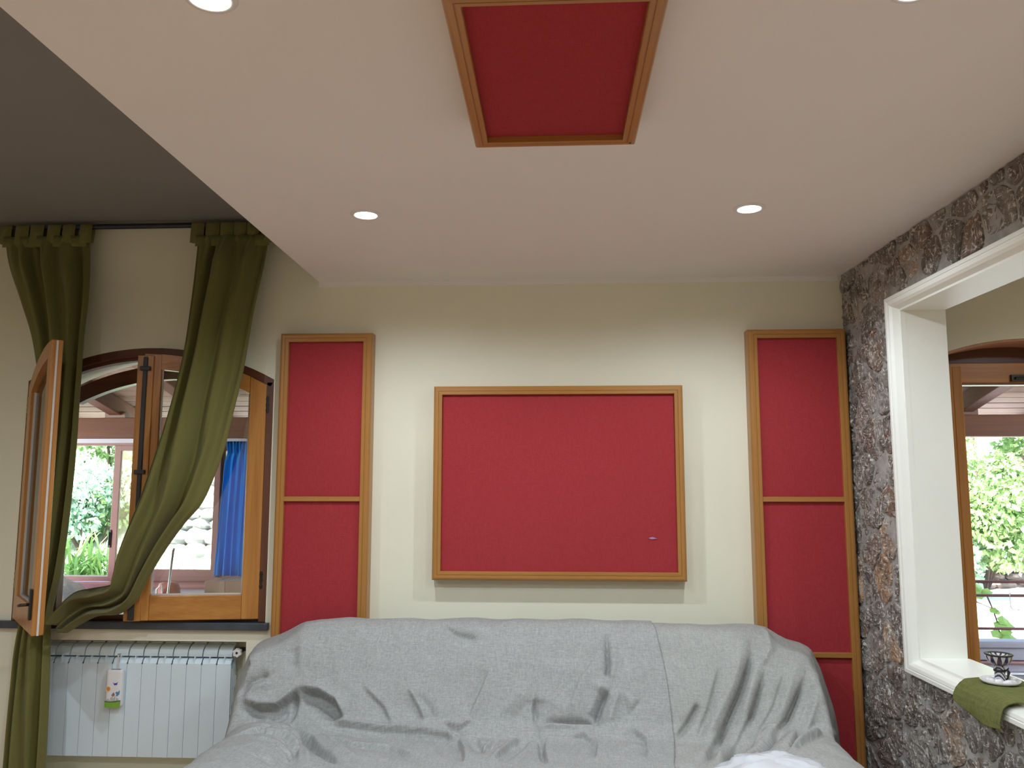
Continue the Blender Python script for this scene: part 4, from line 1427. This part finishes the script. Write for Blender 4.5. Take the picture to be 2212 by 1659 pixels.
zz_.inputs['To Max'].default_value = .30
nt.links.new(sepx.outputs['Z'], zz_.inputs['Value'])
gt = N(nt, 'ShaderNodeMath', operation='LESS_THAN')
nt.links.new(pp.outputs[0], gt.inputs[0])
nt.links.new(zz_.outputs[0], gt.inputs[1])
dk = ramp(nt, noise_n(nt, v, 60, 3).outputs['Fac'], [(.42, (.02, .025, .09)), (.58, (.14, .05, .045))])
cc = mix(nt, gt.outputs[0], dk, (.60, .58, .58))
nt.links.new(cc, b.inputs['Base Color'])
b.inputs['Roughness'].default_value = .22
M['cupglaze'] = m
B0 = CZ+.003
bowl = MB().lathe((CX, CY, B0), [(.006, .060), (.020, .0615), (.032, .068), (.040, .078), (.0435, .090), (.0445, .096), (.0465, .0985), (.0470, .100), (.0455, .101), (.036, .0995), (.033, .098), (.028, .094), (.012, .092), (.001, .092)], 40)
obj('bowl', bowl, M['cupglaze'], cup, smooth=True)
rim = MB().lathe((CX, CY, B0), [(.0445, .0955), (.0478, .0985), (.0482, .1005), (.0460, .1018), (.034, .1005), (.033, .0985)], 40)
rim.f = rim.f[:-2]
rim.m = rim.m[:-2]
obj('rim', rim, M['black'], cup, smooth=True)
m, nt, b = new_mat('striped glaze')
wv = N(nt, 'ShaderNodeTexWave', wave_type='BANDS', bands_direction='DIAGONAL')
wv.inputs['Scale'].default_value = 42
wv.inputs['Distortion'].default_value = 3
nt.links.new(coords(nt), wv.inputs['Vector'])
nt.links.new(ramp(nt, wv.outputs['Fac'], [(.42, (.04, .045, .09)), (.52, (.62, .60, .60))]), b.inputs['Base Color'])
b.inputs['Roughness'].default_value = .25
M['stripe'] = m
obj('stem', MB().lathe((CX, CY, B0), [(.0, .0), (.024, .0), (.0235, .004), (.019, .009), (.0175, .02), (.0175, .040), (.019, .043), (.0175, .046), (.0165, .055), (.016, .0615), (0, .0615)], 28), M['stripe'], cup, smooth=True)
obj('collar', MB().lathe((CX, CY, B0), [(.0172, .038), (.0198, .039), (.0205, .043), (.0198, .0465), (.0172, .0475)], 28), M['black'], cup, smooth=True)
ear = MB().tube([(CX+.017, CY-.012, B0+.043), (CX+.024, CY-.014, B0+.050), (CX+.0255, CY-.014, B0+.040), (CX+.021, CY-.013, B0+.020), (CX+.016, CY-.012, B0+.010)], [.003, .006, .0055, .0035, .003], 8)
obj('ear', ear, M['black'], cup, smooth=True)

# ================================================================== VERANDA behind the arched windows
VY = 7.0
struct('floor', MB().box(-6.5, 7.5, 4.70, 7.15, -.1, .0), M['concrete'])
vw = MB().box(-6.5, -1.6, VY, VY+.16, 0, .685)
struct('wall_veranda', vw, M['plaster'])
struct('wall_veranda', MB().box(-1.6, 2.5, VY, VY+.16, 0, 2.0), M['plaster'])
struct('wall_veranda_left', MB().box(-6.6, -6.5, 4.7, 7.16, 0, 2.7), M['plaster'])
struct('wall_veranda_right', MB().box(7.5, 7.6, 4.7, 7.16, 0, 2.7), M['plaster'])
# ceiling: sloping planks on rafters on a beam
SL = .218
def roof(y):
    return 2.185 + SL*(VY-y)
vc = struct('ceiling', MB().obox((.5, 6.14, roof(6.14)+.16), (7.1, 0, 0), (0, 1.49, -SL*1.49), (0, .003, .012)), M['plank'])
L = math.hypot(1, SL)
ny = 21
pw = 2.97/ny
for i in range(ny):
    y0 = 4.66 + i*pw
    yc = y0+pw/2
    c = (.5, yc, roof(yc)+.126 + random.uniform(-.002, .002))
    obj('plank', MB().obox(c, (7.1, 0, 0), (0, (pw/2-.004), -SL*(pw/2-.004)), (0, SL*.010, .010)), M['plank'], vc, bevel=.004, segs=1)
for k, x in enumerate((-5.45, -4.65, -3.85, -3.05, -2.25, 2.60, 3.42, 4.24, 5.06, 5.88)):
    obj('rafter', MB().obox((x, 6.14, roof(6.14)+.045), (.055, 0, 0), (0, 1.49, -SL*1.49), (0, SL*.068, .068)), M['beam_y'], vc, bevel=.006)
obj('beam', MB().box(-6.5, 7.5, VY-.02, VY+.14, 1.958, 2.140), M['beam_x'], vc, bevel=.006)
for x in (-3.85, -3.05, 3.42, 4.24):
    obj('rafter_block', MB().box(x-.09, x+.09, VY-.015, VY+.10, 2.140, 2.185), M['dark_x'], vc)

# left side: sliding windows
vwin = thing('window_4', (-3.4, VY, .74), kind='structure')
obj('head_strip', MB().box(-6.4, -1.6, VY-.005, VY+.05, 1.918, 1.956), M['lilac'], vwin)
obj('track', MB().box(-6.4, -1.6, VY, VY+.08, 1.897, 1.918), M['alu'], vwin)
obj('bottom_track', MB().box(-6.4, -1.6, VY, VY+.10, .742, .775), M['alu'], vwin)
def slider(x0, x1, y, handle):
    z0, z1 = .772, 1.899
    sv = obj('sliding_sash', MB().box(x0, x0+.062, y, y+.03, z0, z1), M['alu'], vwin, bevel=.003, segs=1)
    obj('stile', MB().box(x1-.052, x1, y, y+.03, z0, z1), M['alu'], sv, bevel=.003, segs=1)
    obj('top_rail', MB().box(x0+.06, x1-.05, y, y+.03, z1-.048, z1), M['alu'], sv)
    obj('bottom_rail', MB().box(x0+.06, x1-.05, y, y+.03, z0, z0+.064), M['alu'], sv)
    obj('pane', MB().box(x0+.055, x1-.045, y+.013, y+.017, z0+.05, z1-.04), M['glass2'], sv)
    if handle:
        obj('handle', MB().box(x0-.006, x0+.018, y-.012, y+.004, 1.02, 1.17).tube([(x0+.004, y-.016, 1.04), (x0+.004, y-.016, 1.15)], .008, 8), M['black'], sv, bevel=.002, segs=1)
slider(-3.848, -2.895, VY+.012, True)
slider(-2.93, -1.95, VY+.048, False)
# rounded red-brown sill rail
sr = MB()
prs = [(VY-.085, .684), (VY-.092, .700), (VY-.092, .722), (VY-.082, .738), (VY-.06, .744), (VY+.02, .744), (VY+.02, .680), (VY-.06, .680)]
sr.loft([[(x, y, z) for y, z in prs] for x in (-6.4, -1.6)])
struct('trim_4', sr, M['alu'])

# blue curtain at the sliding window
def blue_curtain(label, xt0, xt1, xb0, xb1, zt, zb, y, nf):
    rows = []
    nu, nv = 120, 50
    P, UV = [], []
    for j in range(nv+1):
        t = j/nv
        row = []
        pin = math.exp(-((t-.085)/.05)**2)*.10
        for i in range(nu+1):
            u = i/nu
            a = xt0*(1-t) + xb0*t
            b2 = xt1*(1-t) + xb1*t
            uu = .5 + (u-.5)*(1-pin)
            x = a + (b2-a)*uu
            if t < .09:
                f = .018*math.sin(2*PI*u*nf*2)+.006*math.sin(u*97)
            else:
                f = (.030*math.sin(2*PI*u*nf+.6*math.sin(3*t)) + .010*math.sin(2*PI*u*nf*2.3+1.3))*(1-pin*5)
            row.append((x + .006*math.sin(u*31+4*t), y - f, zt + (zb-zt)*t))
            UV.append((u*.9, t*1.2))
        P.append(row)
    o = obj('curtain', MB().grid(P), M['blue'], None, smooth=True)
    set_uv(o, UV)
    o.modifiers.new('cloth', 'SOLIDIFY').thickness = .002
    tag(o, label, 'curtain')
    rl = MB().tube([(xt0-.6, y, zt-.006), (xt1+.9, y, zt-.006)], .007, 8)
    for xx in (xt0-.5, xt1+.25, xt1+.8):
        rl.box(xx-.008, xx+.008, y-.006, y+.006, zt-.006, 1.962).box(xx-.008, xx+.008, y, VY-.018, 1.962, 1.975)
    k = tag(obj('curtain_wire', rl, M['black'], None, smooth=True), 'thin dark rail carrying the blue veranda curtain', 'curtain rail')
blue_curtain('blue pleated curtain hanging beside the veranda window', -2.805, -2.525, -2.855, -2.515, 1.925, .80, 6.90, 5)

# things standing in the veranda seen through the window
box = thing('cardboard_box', (-2.42, 6.55, 0), 'brown cardboard box standing below the blue curtain', 'box')
obj('carton', MB().box(-2.73, -2.10, 6.40, 6.75, 0, .81), M['card'], box, bevel=.004, segs=1)
obj('tape', MB().box(-2.612, -2.570, 6.3985, 6.7515, .30, .8115), plain('packing tape', (.36, .25, .17), .35), box)
tb = thing('side_table', (-4.35, 6.45, 0), 'small white table in the veranda with blue cloth below', 'table')
obj('tabletop', MB().box(-4.85, -3.90, 6.15, 6.65, .722, .757), M['ceramic'], tb, bevel=.004)
for x in (-4.80, -3.95):
    for y in (6.20, 6.60):
        obj('leg', MB().box(x-.02, x+.02, y-.02, y+.02, 0, .722), M['ceramic'], tb)
P, UV = [], []
for j in range(13):
    row = []
    for i in range(81):
        u, t = i/80, j/12
        row.append((-4.83 + .89*u, 6.17 - .018*math.sin(u*52) - .008*math.sin(u*23+2*t) - .01*t, .722 - .60*t))
        UV.append((u, t*.6))
    P.append(row)
tc = obj('table_skirt', MB().grid(P), M['blue'], tb, smooth=True)
set_uv(tc, UV)
tc.modifiers.new('cloth', 'SOLIDIFY').thickness = .002
# pale cloth thrown over the table corner
def thrown():
    P, UV = [], []
    nu, nv = 60, 60
    for i in range(nu+1):
        row = []
        for j in range(nv+1):
            u, v = i/nu, j/nv
            x = -4.34 + .59*u
            y = 6.62 - .60*v
            bulge = .20*math.exp(-((u-.42)/.26)**2)*math.exp(-((v-.40)/.36)**2)
            z = .762 + bulge*(1+.35*noise.noise(Vector((u*4, v*4, 2)))) + .018*math.sin(9*u+14*v+2*math.sin(5*u)) * (bulge*5+.25)
            if x > -3.89:
                z = min(z, .762+.04-(x+3.89)*1.0 + .012*math.sin(v*24))
            if y < 6.145:
                z = min(z, .772 - (6.145-y)*.95 + .015*math.sin(u*26))
            row.append((x + .012*math.sin(v*15), y, max(z, .762 if (x < -3.89 and y > 6.145) else .55)))
            UV.append((u*.6, v*.6))
        P.append(row)
    o = obj('pale_cloth', MB().grid(P), M['linen2'], None, smooth=True)
    set_uv(o, UV)
    o.modifiers.new('cloth', 'SOLIDIFY').thickness = .003
    tag(o, 'crumpled pale cloth thrown over the corner of the veranda table', 'cloth')
thrown()
# striped bag with a pole
bag = thing('sports_bag', (-2.95, 6.25, 0), 'red white and blue tall bag standing under the veranda window', 'bag')
m, nt, b = new_mat('striped nylon')
sp = N(nt, 'ShaderNodeSeparateXYZ')
nt.links.new(coords(nt, (1, 1, 1), (0, .5, .3)), sp.inputs[0])
mr = N(nt, 'ShaderNodeMapRange')
mr.inputs['From Min'].default_value = -.12
mr.inputs['From Max'].default_value = .12
nt.links.new(sp.outputs['X'], mr.inputs['Value'])
r = N(nt, 'ShaderNodeValToRGB')
r.color_ramp.interpolation = 'CONSTANT'
el = r.color_ramp.elements
el[0].color = (.03, .06, .25, 1)
el[1].position = .22
el[1].color = (.42, .10, .07, 1)
for p, c in ((.34, (.75, .74, .74)), (.43, (.30, .10, .08)), (.60, (.02, .025, .06)), (.74, (.08, .14, .34)), (.84, (.42, .13, .09))):
    e = el.new(p)
    e.color = (*c, 1)
nt.links.new(mr.outputs[0], r.inputs['Fac'])
nt.links.new(r.outputs[0], b.inputs['Base Color'])
b.inputs['Roughness'].default_value = .4
M['nylon'] = m
bag_loc = WL[bag.name]
bag_body = MB()
_r = []
for z, wx, wy in ((.005, .07, .07), (.03, .09, .085), (.3, .092, .088), (.64, .090, .085), (.72, .088, .080), (.775, .082, .066), (.808, .070, .045), (.820, .045, .02)):
    _r.append([(-2.945 + wx*math.cos(2*PI*k/28)*(1+.10*noise.noise(Vector((k*.5, z*9, 1)))), 6.25 + wy*math.sin(2*PI*k/28)*(1+.10*noise.noise(Vector((k*.5, z*9, 5)))), z + .012*noise.noise(Vector((k*.7, z*6, 3)))*(z > .6)) for k in range(28)])
bag_body.loft(_r)
obj('bag_body', bag_body, M['nylon'], bag, smooth=True)
obj('side_pocket', lump((-3.045, 6.22, .42), 1.0, 2.3, 24, 14, .15, (.06, .06, .30)), plain('blue nylon', (.03, .06, .28), .4), bag, smooth=True)
obj('strap', MB().tube([(-2.99, 6.16, .66), (-2.985, 6.145, .78), (-2.955, 6.16, .815), (-2.94, 6.16, .66)], .008, 8), M['ceramic'], bag, smooth=True)
pole = obj('metal_pole', MB().tube([(-2.955, 6.14, .012), (-2.870, 6.14, 1.07)], .0085, 10).tube([(-2.869, 6.14, 1.07), (-2.8685, 6.14, 1.082)], .010, 10), M['steel'], None, smooth=True)
tag(pole, 'slim grey metal pole leaning beside the striped bag', 'pole')

# right side: boarded parapet with rails
par = struct('wall_veranda_parapet', MB().box(2.5, 7.5, VY+.03, VY+.10, 0, .30), M['mauve'])
obj('coping', MB().box(2.5, 7.5, VY-.03, VY+.13, .262, .313), M['mauve'], par, bevel=.012, segs=3)
for z0, z1 in ((.165, .258), (.075, .135), (.0, .060)):
    obj('board', MB().box(2.5, 7.5, VY+.0, VY+.03, z0, z1), M['mauve'], par, bevel=.003, segs=1)
obj('red_rail', MB().box(2.5, 7.5, VY-.03, VY+.03, .135, .162), M['alu'], par, bevel=.008)
obj('white_strip', MB().box(2.5, 7.5, VY-.035, VY+.03, .062, .073), M['ceramic'], par)
for i in range(8):
    y1 = VY-.04-i*.145
    obj('floor_board', MB().box(2.5, 7.5, y1-.139, y1, .0, .028), M['mauve'], par, bevel=.003, segs=1)
rail = thing('railing', (4.0, VY, .31), 'three reddish brown railing bars across the open side of the veranda', 'railing')
for z, r in ((.776, .0125), (.666, .0115), (.403, .011)):
    obj('bar', MB().tube([(2.5, VY+.05, z), (7.5, VY+.05, z)], r, 10), M['alu'], rail, smooth=True)
for x in (2.55, 5.0, 7.4):
    obj('post', MB().tube([(x, VY+.05, .3), (x, VY+.05, .80)], .014, 10), M['alu'], rail, smooth=True)
hk = MB().tube([(3.690, VY+.034, .690), (3.683, VY+.030, .678), (3.682, VY+.030, .60), (3.686, VY+.030, .575), (3.700, VY+.030, .560), (3.75, VY+.03, .556)], .0045, 8)
tag(obj('wire_hook', hk, M['steel'], None, smooth=True), 'grey wire hook hanging from the middle railing bar', 'hook')

# ================================================================== OUTSIDE
ter = []
ys = [7.16, 7.6, 8.5, 9.5, 10.5, 11.5, 12.5, 13.6, 13.9, 14.5, 16, 20, 26]
for i in range(61):
    x = -24 + 48*i/60
    row = []
    for y in ys:
        left = max(0, min(1, (2.0-x)/3))
        zl = float(np.interp(y, [7.1, 8.6, 9.6, 11, 13, 16, 26], [-.05, -.02, .25, 1.3, 2.8, 4.6, 8]))
        zr = float(np.interp(y, [7.1, 13.6, 13.9, 14.5, 16, 20, 26], [-.05, -.05, .30, .9, 2.4, 4.6, 7.5]))
        z = zl*left + zr*(1-left) + .12*noise.noise(Vector((x*.7, y*.7, 0)))*(1 if y > 9 else 0.1)
        row.append((x, y, z))
    ter.append(row)
tmb = MB().grid(ter)
tmb.m = [1 if (tmb.v[f[0]][1] > (9.2 if tmb.v[f[0]][0] < 1 else 13.6)) else 0 for f in tmb.f]
struct('ground', tmb, [M['concrete'], M['earth']], smooth=True)

def leaves(n, sampler, size, seed, aspect=1.6, droop=.2, fan=False):
    """n small folded leaves"""
    rs = random.Random(seed)
    mb = MB()
    for _ in range(n):
        p, out = sampler(rs)
        d = Vector((rs.gauss(0, 1), rs.gauss(0, 1), rs.gauss(0, 1)-droop)).normalized()
        d = (d + out*.8).normalized()
        s = size*rs.uniform(.6, 1.3)
        sd = d.cross(Vector((rs.gauss(0, 1), rs.gauss(0, 1), rs.gauss(0, 1)))).normalized()
        up = sd.cross(d)
        a = p
        tip = p + d*s*aspect - Vector((0, 0, s*droop))
        mid = p + d*s*aspect*.5
        l = mid + sd*s*.5 + up*s*.12
        r2 = mid - sd*s*.5 + up*s*.12
        mb.add([a, r2, tip, l, mid], [(0, 1, 4), (1, 2, 4), (2, 3, 4), (3, 0, 4)])
    return mb

def blob_sampler(blobs):
    tot = [b[1]**2 for b in blobs]
    def f(rs):
        b = rs.choices(blobs, tot)[0]
        d = Vector((rs.gauss(0, 1), rs.gauss(0, 1), rs.gauss(0, 1))).normalized()
        r = b[1]*rs.uniform(.72, 1.03)
        return Vector(b[0]) + Vector((d.x*r, d.y*r, d.z*r*b[2])), d
    return f

def shrub(name, label, base, blobs, n, size, seed, mat, trunk=True, aspect=1.5, cat='shrub'):
    root = thing(name, base, label, cat)
    f = obj('foliage', leaves(n, blob_sampler(blobs), size, seed, aspect), M[mat], root, fix=False)
    f['kind'] = 'stuff'
    tb = MB()
    for b in blobs[:6]:
        c = Vector(b[0])
        s = Vector(base)
        tb.tube([s, s*.6+c*.4+Vector((0, 0, .05)), c], [.035, .025, .01], 7)
    obj('branches', tb, M['bark'], root, smooth=True)
    return root
def blobset(cx, cy, z0, z1, wx, wy, n, r, seed):
    rs = random.Random(seed)
    return [((cx+rs.uniform(-wx, wx), cy+rs.uniform(-wy, wy), rs.uniform(z0, z1)), r*rs.uniform(.7, 1.25), rs.uniform(.75, 1)) for _ in range(n)]
# right: leafy tree over a low rock wall
shrub('fig_tree', 'big pale green tree filling the view over the railing', (6.4, 12.9, -.05), blobset(6.3, 12.2, .68, 3.6, 1.7, .6, 60, .38, 1), 24000, .062, 1, 'leaf', cat='tree')
shrub('laurel_bush', 'darker green bush low at the left of the pale tree', (5.3, 12.4, -.05), blobset(5.55, 12.2, .2, 1.1, .42, .35, 14, .28, 2), 3600, .07, 2, 'leaf2')
M['rock2'] = plain('brown rubble', (.13, .105, .09), .9, .3, 3, .8, 12)
rw = thing('garden_wall', (8.3, 13.75, -.05), 'low rough stone garden wall under the pale tree', 'wall')
rs = random.Random(9)
z = -.05
while z < .40:
    h = rs.uniform(.10, .16)
    x = 6.7
    while x < 10.0:
        w = rs.uniform(.14, .32)
        zt = min(h, .1 + .09*math.sin(x))
        obj('stone', lump((x+w/2, 13.62+rs.uniform(-.03, .03), z+h/2), 1.0, x*3+z, 12, 8, .25, (w*.54, .12, h*.56)), M['rock2'], rw, smooth=False)
        x += w
    z += h
# vine growing up the railing outside
vn = thing('vine', (3.72, 7.32, -.3), 'young broad-leaved vine growing up outside the railing', 'plant')
vs = MB()
def vleaf(mb, c, r, tilt, seed):
    rs = random.Random(seed)
    c = Vector(c)
    nn = Vector((rs.uniform(-.5, .5), -1, .75+tilt)).normalized()
    a = nn.cross(Vector((0, 0, 1))).normalized()
    b2 = a.cross(nn)
    pts = [c + nn*r*.12]
    k = 10
    for i in range(k):
        t = 2*PI*i/k
        rr = r*(1.0 if i % 2 else .80)*(1.15 if i in (2, 3) else 1)
        pts.append(c + a*math.cos(t)*rr + b2*math.sin(t)*rr*.75)
    mb.add(pts, [(0, 1+i, 1+(i+1) % k) for i in range(k)])
VL = [(3.582, 7.35, .69, .06), (3.60, 7.36, .63, .055), (3.55, 7.36, .575, .045), (3.655, 7.34, .655, .05), (3.70, 7.33, .505, .04), (3.73, 7.34, .49, .035), (3.775, 7.34, .42, .06), (3.74, 7.33, .385, .055), (3.81, 7.35, .37, .06), (3.72, 7.34, .31, .06), (3.77, 7.32, .28, .06), (3.83, 7.35, .27, .055), (3.56, 7.36, .68, .04), (3.79, 7.33, .33, .05)]
for k, (x, y, z, r) in enumerate(VL):
    mbv = MB()
    vleaf(mbv, (x, y, z), r, 0, k)
    lf = obj('leaf', mbv, M['vine'], vn, fix=False)
obj('stem', MB().tube([(3.73, 7.34, -.3), (3.75, 7.35, .2), (3.74, 7.35, .38), (3.70, 7.35, .52), (3.66, 7.36, .64), (3.59, 7.37, .68)], .006, 6).tube([(3.75, 7.35, .2), (3.82, 7.36, .36)], .005, 6).tube([(3.70, 7.35, .52), (3.56, 7.37, .58)], .004, 6), M['bark'], vn, smooth=True)
# left: slope with bushes, a pale rock face and a strap-leaved clump
shrub('hedge_bush', 'tall pale green bush on the slope behind the sliding window', (-6.2, 11.4, .9), blobset(-6.3, 11.0, 1.2, 3.0, 1.0, .5, 26, .36, 3), 8000, .06, 3, 'leaf')
shrub('dark_bush', 'bluish green bush on the slope beside the olive curtain edge', (-5.9, 10.4, .4), blobset(-5.95, 10.2, .95, 1.75, .45, .35, 14, .30, 4), 5000, .05, 4, 'leaf2')
shrub('slope_bush', 'loose pale bush behind the middle of the sliding window', (-4.7, 11.4, .9), blobset(-4.7, 11.0, 1.0, 2.8, .75, .45, 20, .33, 5), 6000, .06, 5, 'leaf2')
shrub('upper_bush', 'loose green bush above the rock face', (-3.4, 11.8, 1.4), blobset(-3.4, 11.4, 1.7, 3.0, .8, .4, 16, .33, 6), 4500, .06, 6, 'leaf')
rf = thing('rock_face', (-3.9, 10.2, .0), 'pale rough rock face outside the right half of the window', 'rock')
rs = random.Random(31)
z = -.05
while z < 1.75:
    h = rs.uniform(.10, .20)
    x = -5.0 + rs.uniform(0, .2)
    while x < -2.6:
        w = rs.uniform(.16, .42)
        obj('stone', lump((x+w/2, 10.05+.22*z+rs.uniform(-.04, .04), z+h/2), 1.0, x*2+z*5, 14, 9, .3, (w*.60, .11, h*.64)), M['rock'], rf, smooth=False)
        x += w
    z += h
bl = MB()
rs = random.Random(12)
for k in range(320):
    a = rs.uniform(0, 2*PI)
    el = rs.uniform(.15, 1.35)
    Lb = rs.uniform(.28, .52)
    c = Vector((-4.83 + rs.uniform(-.30, .30), 8.45 + rs.uniform(-.2, .2), .35 + rs.uniform(0, .45)))
    d = Vector((math.cos(a)*math.cos(el), math.sin(a)*math.cos(el), math.sin(el)))
    sd = d.cross(Vector((0, 0, 1))).normalized()*.016
    p1 = c + d*Lb*.55
    p2 = c + d*Lb - Vector((0, 0, Lb*.32*(1.3-el*.6)))
    m1, m2_ = Vector((0, 0, .006)), 0
    bl.add([c-sd*.6, c+sd*.6, p1+sd, p1-sd, p2], [(0, 1, 2, 3), (3, 2, 4)])
gr = MB()
for k in range(1500):
    c = Vector((rs.uniform(-6.6, -4.0), rs.uniform(8.9, 9.7), 0))
    c.z = -.02 + max(0, (c.y-8.6)*.27)
    a = rs.uniform(0, 2*PI)
    el = rs.uniform(.5, 1.4)
    Lb = rs.uniform(.25, .75)
    d = Vector((math.cos(a)*math.cos(el), math.sin(a)*math.cos(el), math.sin(el)))
    sd = d.cross(Vector((0, 0, 1))).normalized()*.011
    p1 = c + d*Lb*.6
    p2 = c + d*Lb - Vector((0, 0, Lb*.22))
    gr.add([c-sd*.6, c+sd*.6, p1+sd, p1-sd, p2], [(0, 1, 2, 3), (3, 2, 4)])
go = obj('tall_grass', gr, M['leaf2'], None, fix=False)
tag(go, 'pale tall grass covering the foot of the slope outside', 'grass', None, 'stuff')
cl = thing('strap_leaf_plant', (-4.86, 8.55, 0), 'clump of bright green strap leaves outside the sliding window', 'plant')
f = obj('leaves', bl, M['blade'], cl, fix=False)
f['kind'] = 'stuff'
st = MB()
for k in range(14):
    x, y = -4.86+rs.uniform(-.2, .2), 8.55+rs.uniform(-.18, .18)
    st.tube([(x, y, -.03), (x+rs.uniform(-.05, .05), y, .65)], .012, 6)
obj('stems', st, M['vine'], cl, smooth=True)
